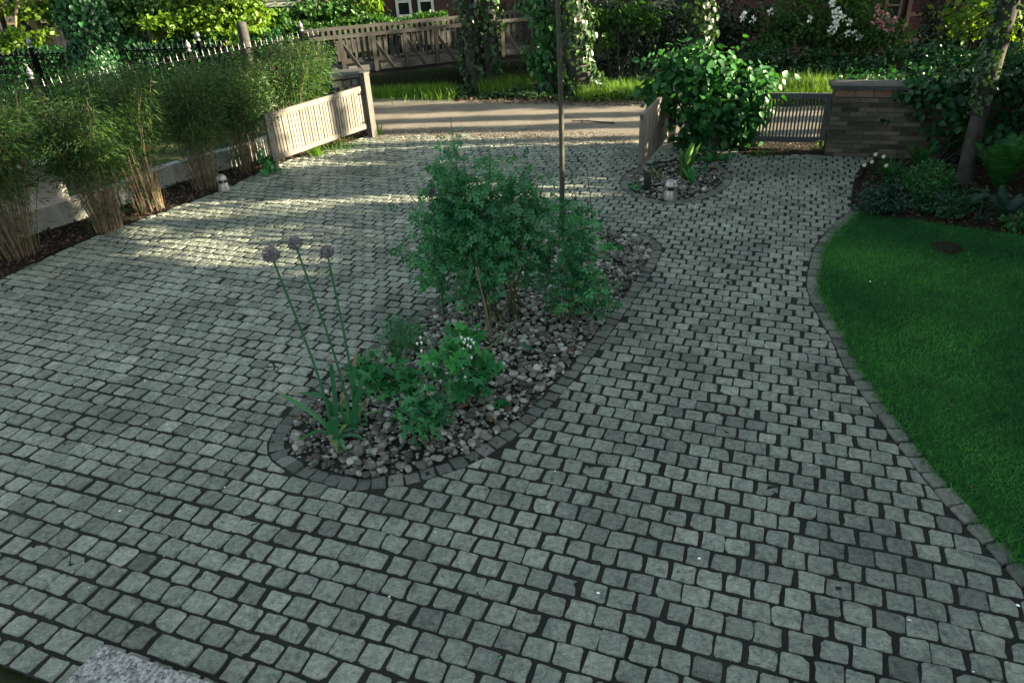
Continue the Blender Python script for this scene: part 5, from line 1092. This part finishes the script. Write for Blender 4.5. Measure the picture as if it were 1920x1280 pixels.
# right house with dark red door
Yr = 23.5; rh = thing('timber_house', 'dark house with deep red panelled door behind the shrubs', 'house', (14, Yr, -.8))
x0, x1 = D(1625, 40, Yr)[0], D(1800, 40, Yr)[0]; house_wall(rh, D(1330, 40, Yr)[0], x1 + 5, Yr, -.8, 2.1, 'house_brick', 5)
mb = MB(); a = D(1686, 72, Yr); b = D(1760, 72, Yr); mb.box(((a[0] + b[0]) / 2, Yr - .04, a[2] + 1.2), (b[0] - a[0], .10, 2.4)); door = part('door', mb, 'door_red', rh)
for (cx, cz, sx, sz) in ((a[0] + .06, 1.2, .12, 2.4), (b[0] - .06, 1.2, .12, 2.4), ((a[0] + b[0]) / 2, .06, b[0] - a[0], .12), ((a[0] + b[0]) / 2, .68, b[0] - a[0], .11), ((a[0] + b[0]) / 2, 2.35, b[0] - a[0], .12)):
    mb = MB(); mb.box((cx, Yr - .105 - .002 * (sx > .2), a[2] + cz), (sx, .04, sz)); part('door_frame', mb, 'door_trim', door)
mb = MB(); mb.lathe([(.001, 0), (.03, .01), (.035, .03), (.02, .05)], (a[0] + .06, Yr - .16, a[2] + 1.0), 8); part('door_handle', mb, 'silver', door)
mb = MB(); mb.box(((a[0] + b[0]) / 2, Yr - .12, a[2] - .06), (b[0] - a[0] + .3, .3, .1)); part('threshold', mb, 'door_trim', rh)
c1, c2 = D(1655, 30, Yr)[0], D(1682, 30, Yr)[0]; mb = MB(); mb.box(((c1 + c2) / 2, Yr - .03, a[2] + 1.3), (c2 - c1, .07, 1.6)); sw = part('window', mb, 'glass', rh)
for (cx, cz, sx, sz) in ((c1, 1.3, .07, 1.7), (c2, 1.3, .07, 1.7), ((c1 + c2) / 2, .48, c2 - c1, .07), ((c1 + c2) / 2, .95, c2 - c1, .05)): mb = MB(); mb.box((cx, Yr - .08, a[2] + cz), (sx, .06, sz)); part('window_frame', mb, 'door_trim', sw)
mb = MB(); mb.add([(7.5, Yr - .5, 2.1), (x1 + 5.5, Yr - .5, 2.1), (x1 + 5.5, Yr + 2.5, 3.0), (7.5, Yr + 2.5, 3.0), (x1 + 5.5, Yr + 5.5, 2.1), (7.5, Yr + 5.5, 2.1)], [(0, 1, 2, 3), (3, 2, 4, 5)]); part('roof', mb, 'roof_tile', rh)
# shrubs on the right bank
def shrub(label, blobs, n, mat, leaf=.13, name='shrub', flowers=None, fmat='petal_white', droop=.4, zmin=-.75):
    b = blobs[0][0].copy(); b[2] = zt(b[0], b[1]); t_ = thing(name, label, 'shrub', b)
    W = np.array([q[1][0] * q[1][2] for q in blobs]); W /= W.sum()
    PP = [foliage(c_, rad, max(20, int(n * w)), leaf, max(12, int(n * w / 40)), .22, .35, .6, droop) for (c_, rad, dn), w in zip(blobs, W)]
    pos = np.vstack([q[0] for q in PP]); pos[:, 2] = np.maximum(pos[:, 2], zt(pos[:, 0], pos[:, 1]) + .03)
    tag(obj('foliage', scatter('foliage', *LEAF, pos, np.concatenate([q[1] for q in PP]), np.concatenate([q[2] for q in PP]), np.concatenate([q[3] for q in PP])), mat, t_), kind='stuff')
    bush_stems(b, [q[0] for q in blobs], .035, 'dark_wood', t_, 'stem')
    if flowers:
        n0 = 9; dd = rand_dirs(n0); tv, tf = LEAF
        fme = scatter('flower', tv, tf, dd * .02, frames(dd + rand_dirs(n0) * .3, rand_dirs(n0)), np.full(n0, .085), rng.random(n0))
        for (x, y, Y_) in flowers: obj('flower', fme, fmat, t_, Matrix.Translation(Vector(D(x + rng.normal(0, 2), y + rng.normal(0, 2), Y_).tolist())) @ Matrix.Rotation(float(rng.uniform(0, 6)), 4, 'Z'))
shrub('tall rhododendron with white flower clusters behind the slatted gate', [blob(1560, 40, 19.5, 1.2, .9, .7), blob(1500, 30, 19.8, .9, .8, .7), blob(1450, 45, 19.8, .7, .7, .6), blob(1600, 70, 19.3, .8, .6, .4), blob(1540, -20, 19.6, 1.2, 1, .5), blob(1620, 20, 19.8, .8, .7, .6), blob(1480, 75, 19.4, 1.0, .6, .4), blob(1560, 85, 19.2, .9, .6, .35)], 5200, 'tree_leaf', .12, 'rhododendron',
      [(x, y, 18.6) for x, y in [(1565, 10), (1572, 16), (1560, 5), (1574, 28), (1585, 32), (1562, 30), (1568, 36), (1560, 45), (1566, 50), (1572, 46), (1564, 55), (1558, 58), (1590, 62), (1604, 62), (1400, 28), (1412, 35), (1393, 36), (1447, 22), (1515, 38), (1595, 42), (1612, 72)]])
shrub('rhododendron with fading pink blossom beside the red door', [blob(1650, 48, 18.8, .6, .5, .5), blob(1670, 70, 18.6, .55, .5, .35), blob(1640, 80, 18.6, .6, .5, .3)], 1100, 'tree_leaf', .11, 'rhododendron', [(x, y, 18.1) for x, y in [(1647, 16), (1655, 22), (1643, 26), (1665, 28), (1672, 40), (1660, 44), (1650, 36), (1670, 56), (1664, 62), (1640, 44), (1676, 34), (1655, 52)]], 'petal_pink')
shrub('low glossy dark shrub border behind slatted gate and brick wall', [blob(1500, 118, 18.2, 1.3, .6, .32), blob(1590, 125, 17.8, 1.0, .6, .30), blob(1430, 110, 18.6, .8, .6, .35), blob(1660, 120, 17.6, .8, .5, .35), blob(1760, 110, 17.2, 1.0, .6, .5), blob(1610, 148, 16.4, .9, .4, .25), blob(1700, 145, 15.8, .8, .4, .3)], 3600, 'climber_leaf', .10)
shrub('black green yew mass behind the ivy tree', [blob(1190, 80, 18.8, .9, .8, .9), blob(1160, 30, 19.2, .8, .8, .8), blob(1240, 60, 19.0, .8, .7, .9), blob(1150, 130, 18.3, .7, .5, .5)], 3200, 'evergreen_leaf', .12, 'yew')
shrub('sunlit drooping green branches between the two ivy trees', [blob(1160, 20, 17.6, .6, .5, .35), blob(1215, 40, 17.6, .45, .4, .3), blob(1135, 60, 17.4, .25, .3, .4)], 900, 'tree_leaf', .12, 'garden_bush')
shrub('dark ivy mass draped over house corner beside red door', [blob(1760, 40, 20, .55, .6, 1.2), blob(1745, 90, 19.5, .6, .5, .6), blob(1790, 80, 19.5, .7, .5, .7)], 2200, 'evergreen_leaf', .11, 'ivy_mass')
shrub('sunlit maple branches left of the leaning tree', [blob(1820, 30, 17.6, .8, .5, .5), blob(1800, 60, 17.4, .5, .4, .28), blob(1850, 10, 17.6, .7, .5, .45)], 520, 'maple_leaf', .13, 'maple')
shrub('maple foliage at the top right corner behind leaning tree', [blob(1900, 40, 16.8, .6, .5, .5), blob(1905, 85, 16.6, .5, .4, .34), blob(1950, 60, 16.6, .7, .5, .55)], 520, 'maple_leaf', .12, 'maple')
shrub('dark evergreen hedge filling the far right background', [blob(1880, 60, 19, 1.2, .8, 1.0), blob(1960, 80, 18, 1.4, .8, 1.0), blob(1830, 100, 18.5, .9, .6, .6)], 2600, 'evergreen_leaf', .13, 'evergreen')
shrub('shade loving shrub under the far end of footbridge', [blob(1000, 118, 24.6, 1.2, .5, .35), blob(960, 20, 27.5, .5, .5, 1.0), blob(1030, 60, 25.5, .5, .5, .9)], 1200, 'evergreen_leaf', .12, 'evergreen')
shrub('dark evergreen behind the hydrangea and third ivy trunk', [blob(1370, 50, 20.3, 1.0, .7, .9), blob(1290, 30, 20.5, .9, .7, 1.0)], 2400, 'evergreen_leaf', .13, 'evergreen')

# far wood closing the view
def wood_edge(x0, x1, Y, z0, z1, n, mat, label):
    p_ = np.column_stack([rng.uniform(x0, x1, n), Y + rng.normal(0, 1.0, n), z0 + (z1 - z0) * rng.random(n)]); k = rng.normal(size=(60, 3)) * 0
    p_[:, 1] += 1.5 * np.sin(p_[:, 0] * 1.1) * np.cos(p_[:, 2] * 1.5)
    tag(obj('far_wood', scatter('far_wood', *LEAF, p_, frames(rand_dirs(n), rand_dirs(n) + (0, -.6, .6)), .34 * rng.uniform(.6, 1.4, n), np.clip(.5 + .3 * np.sin(p_[:, 0]) + rng.normal(0, .2, n), 0, 1)), mat), label, kind='stuff')
wood_edge(-45, -8, 38, -.8, 9, 9000, 'tree_leaf', 'wooded garden far behind the houses at left')
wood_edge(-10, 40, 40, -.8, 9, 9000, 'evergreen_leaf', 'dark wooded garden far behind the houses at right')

# ---- trees and hedges added out of view to shade drive, lane and background
def added_shade_tree(label, x, y, h, r, n, leaf=.30, base=.9, mat='tree_leaf', sp=.22):
    b = np.array((x, y, float(zt(x, y)))); t_ = thing('added_shade_tree', label, 'tree', b, 'trees added out of view for shade'); pts = trunk_pts(b, np.array((x, y, h * .8)), .08); mb = MB(); mb.tube(pts, np.linspace(.22, .08, len(pts)), 10); part('trunk', mb, 'bark', t_, True)
    c_ = np.array((x, y, (h + base) / 2)); p_, R_, s_, tn_ = foliage(c_, (r, r, (h - base) / 2), n, leaf, max(30, n // 50), sp, .15, .5, .3); obj('crown', scatter('crown', *LEAF, p_, R_, s_, tn_), mat, t_)
SHADE = [(12.3, 9.75, 9.0, .85, 3800, 3.35), (12.4, 8.2, 9.5, .9, 2400, 6.7), (12.4, 5.3, 9.0, 2.1, 6200, 2.0), (12.2, 2.2, 9.0, 2.1, 6200, 2.0), (12, -.9, 8.5, 2.1, 5600, 2.0), (12, -4.0, 8, 2.1, 4600, 2.0), (14.6, 4.0, 9.5, 2.2, 5600, 2.0), (11.6, 10.4, 7.5, .30, 2200, .2)]  # added sun blockers, crown bases set to leave gaps for light
WH_ = ['nearest the slatted gate', 'behind the brick wall end', 'level with the far end of lawn', 'level with the middle of lawn', 'level with the near end of lawn', 'level with the granite step', 'in the second row behind the lawn', 'slim and columnar beside the lane']
for (x, y, h, r, n, bs_), w_ in zip(SHADE, WH_): added_shade_tree('added shade tree right of the garden ' + w_, x, y, h, r, n, .34 if r > .6 else .2, bs_)
hedge('unseen evergreen hedge added at right to block the sun', (10.4, -9, 0), (10.4, 8.95, 0), -.05, 3.25, .9, 9000, 'evergreen_leaf', .14)  # added sun blocker, its top sets where light reaches the ground
hedge('lower added hedge at right shaping the sun on the gate', (10.4, 8.95, 0), (10.4, 10.2, 0), -.05, 2.15, .9, 1200, 'evergreen_leaf', .14)  # added low blocker that lets a band of sun through
LANE = [(14.4, 11.62, 7, .13, 800), (13.8, 12.6, 7.5, .26, 1500), (14.2, 13.35, 7.5, .2, 1200), (14.6, 14.3, 7.5, .38, 2200)]  # added columns that cut the sun on the lane into streaks
for (x, y, h, r, n), w_ in zip(LANE, ('first', 'second', 'third', 'fourth')): added_shade_tree('added columnar tree striping the lane with shade, ' + w_ + ' from the hedge', x, y, h, r, n, .18, .3)
for (x, y, w_) in ((16.5, 17.5, 'nearest the lane'), (17, 19.0, 'second from the lane'), (17, 20.5, 'third from the lane'), (17.5, 22.0, 'beside the dark house'), (18.3, 23.2, 'at the corner of dark house')): added_shade_tree('added shading conifer right of the lane, ' + w_, x, y, 6.4, 1.0, 3200, .26, .2, 'evergreen_leaf')  # added to keep sun off the bridge, shrubs and red door
added_shade_tree('unseen tree added to darken the near left corner', -5.8, 1.6, 6.5, 2.0, 4200, .32, 2.4)  # invented tree, blocks sky over the near left corner
added_shade_tree('unseen tree added to darken the near right corner', 6.2, .6, 6.5, 1.9, 4200, .32, 2.2)  # invented tree, blocks sky over the near right corner
added_shade_tree('thin unseen birch added behind the hedge to dapple sun', 13.6, 8.0, 8.0, .8, 350, .22, 3.0)  # added as a sparse screen across the gap of sun
for (x, y, w_) in ((19.5, 26.6, 'nearer'), (19.5, 28.4, 'farther')): added_shade_tree(w_ + ' of two added conifers shading the brick house', x, y, 9.5, 1.1, 4200, .3, .5, 'evergreen_leaf')  # added to keep sun off the brick house front
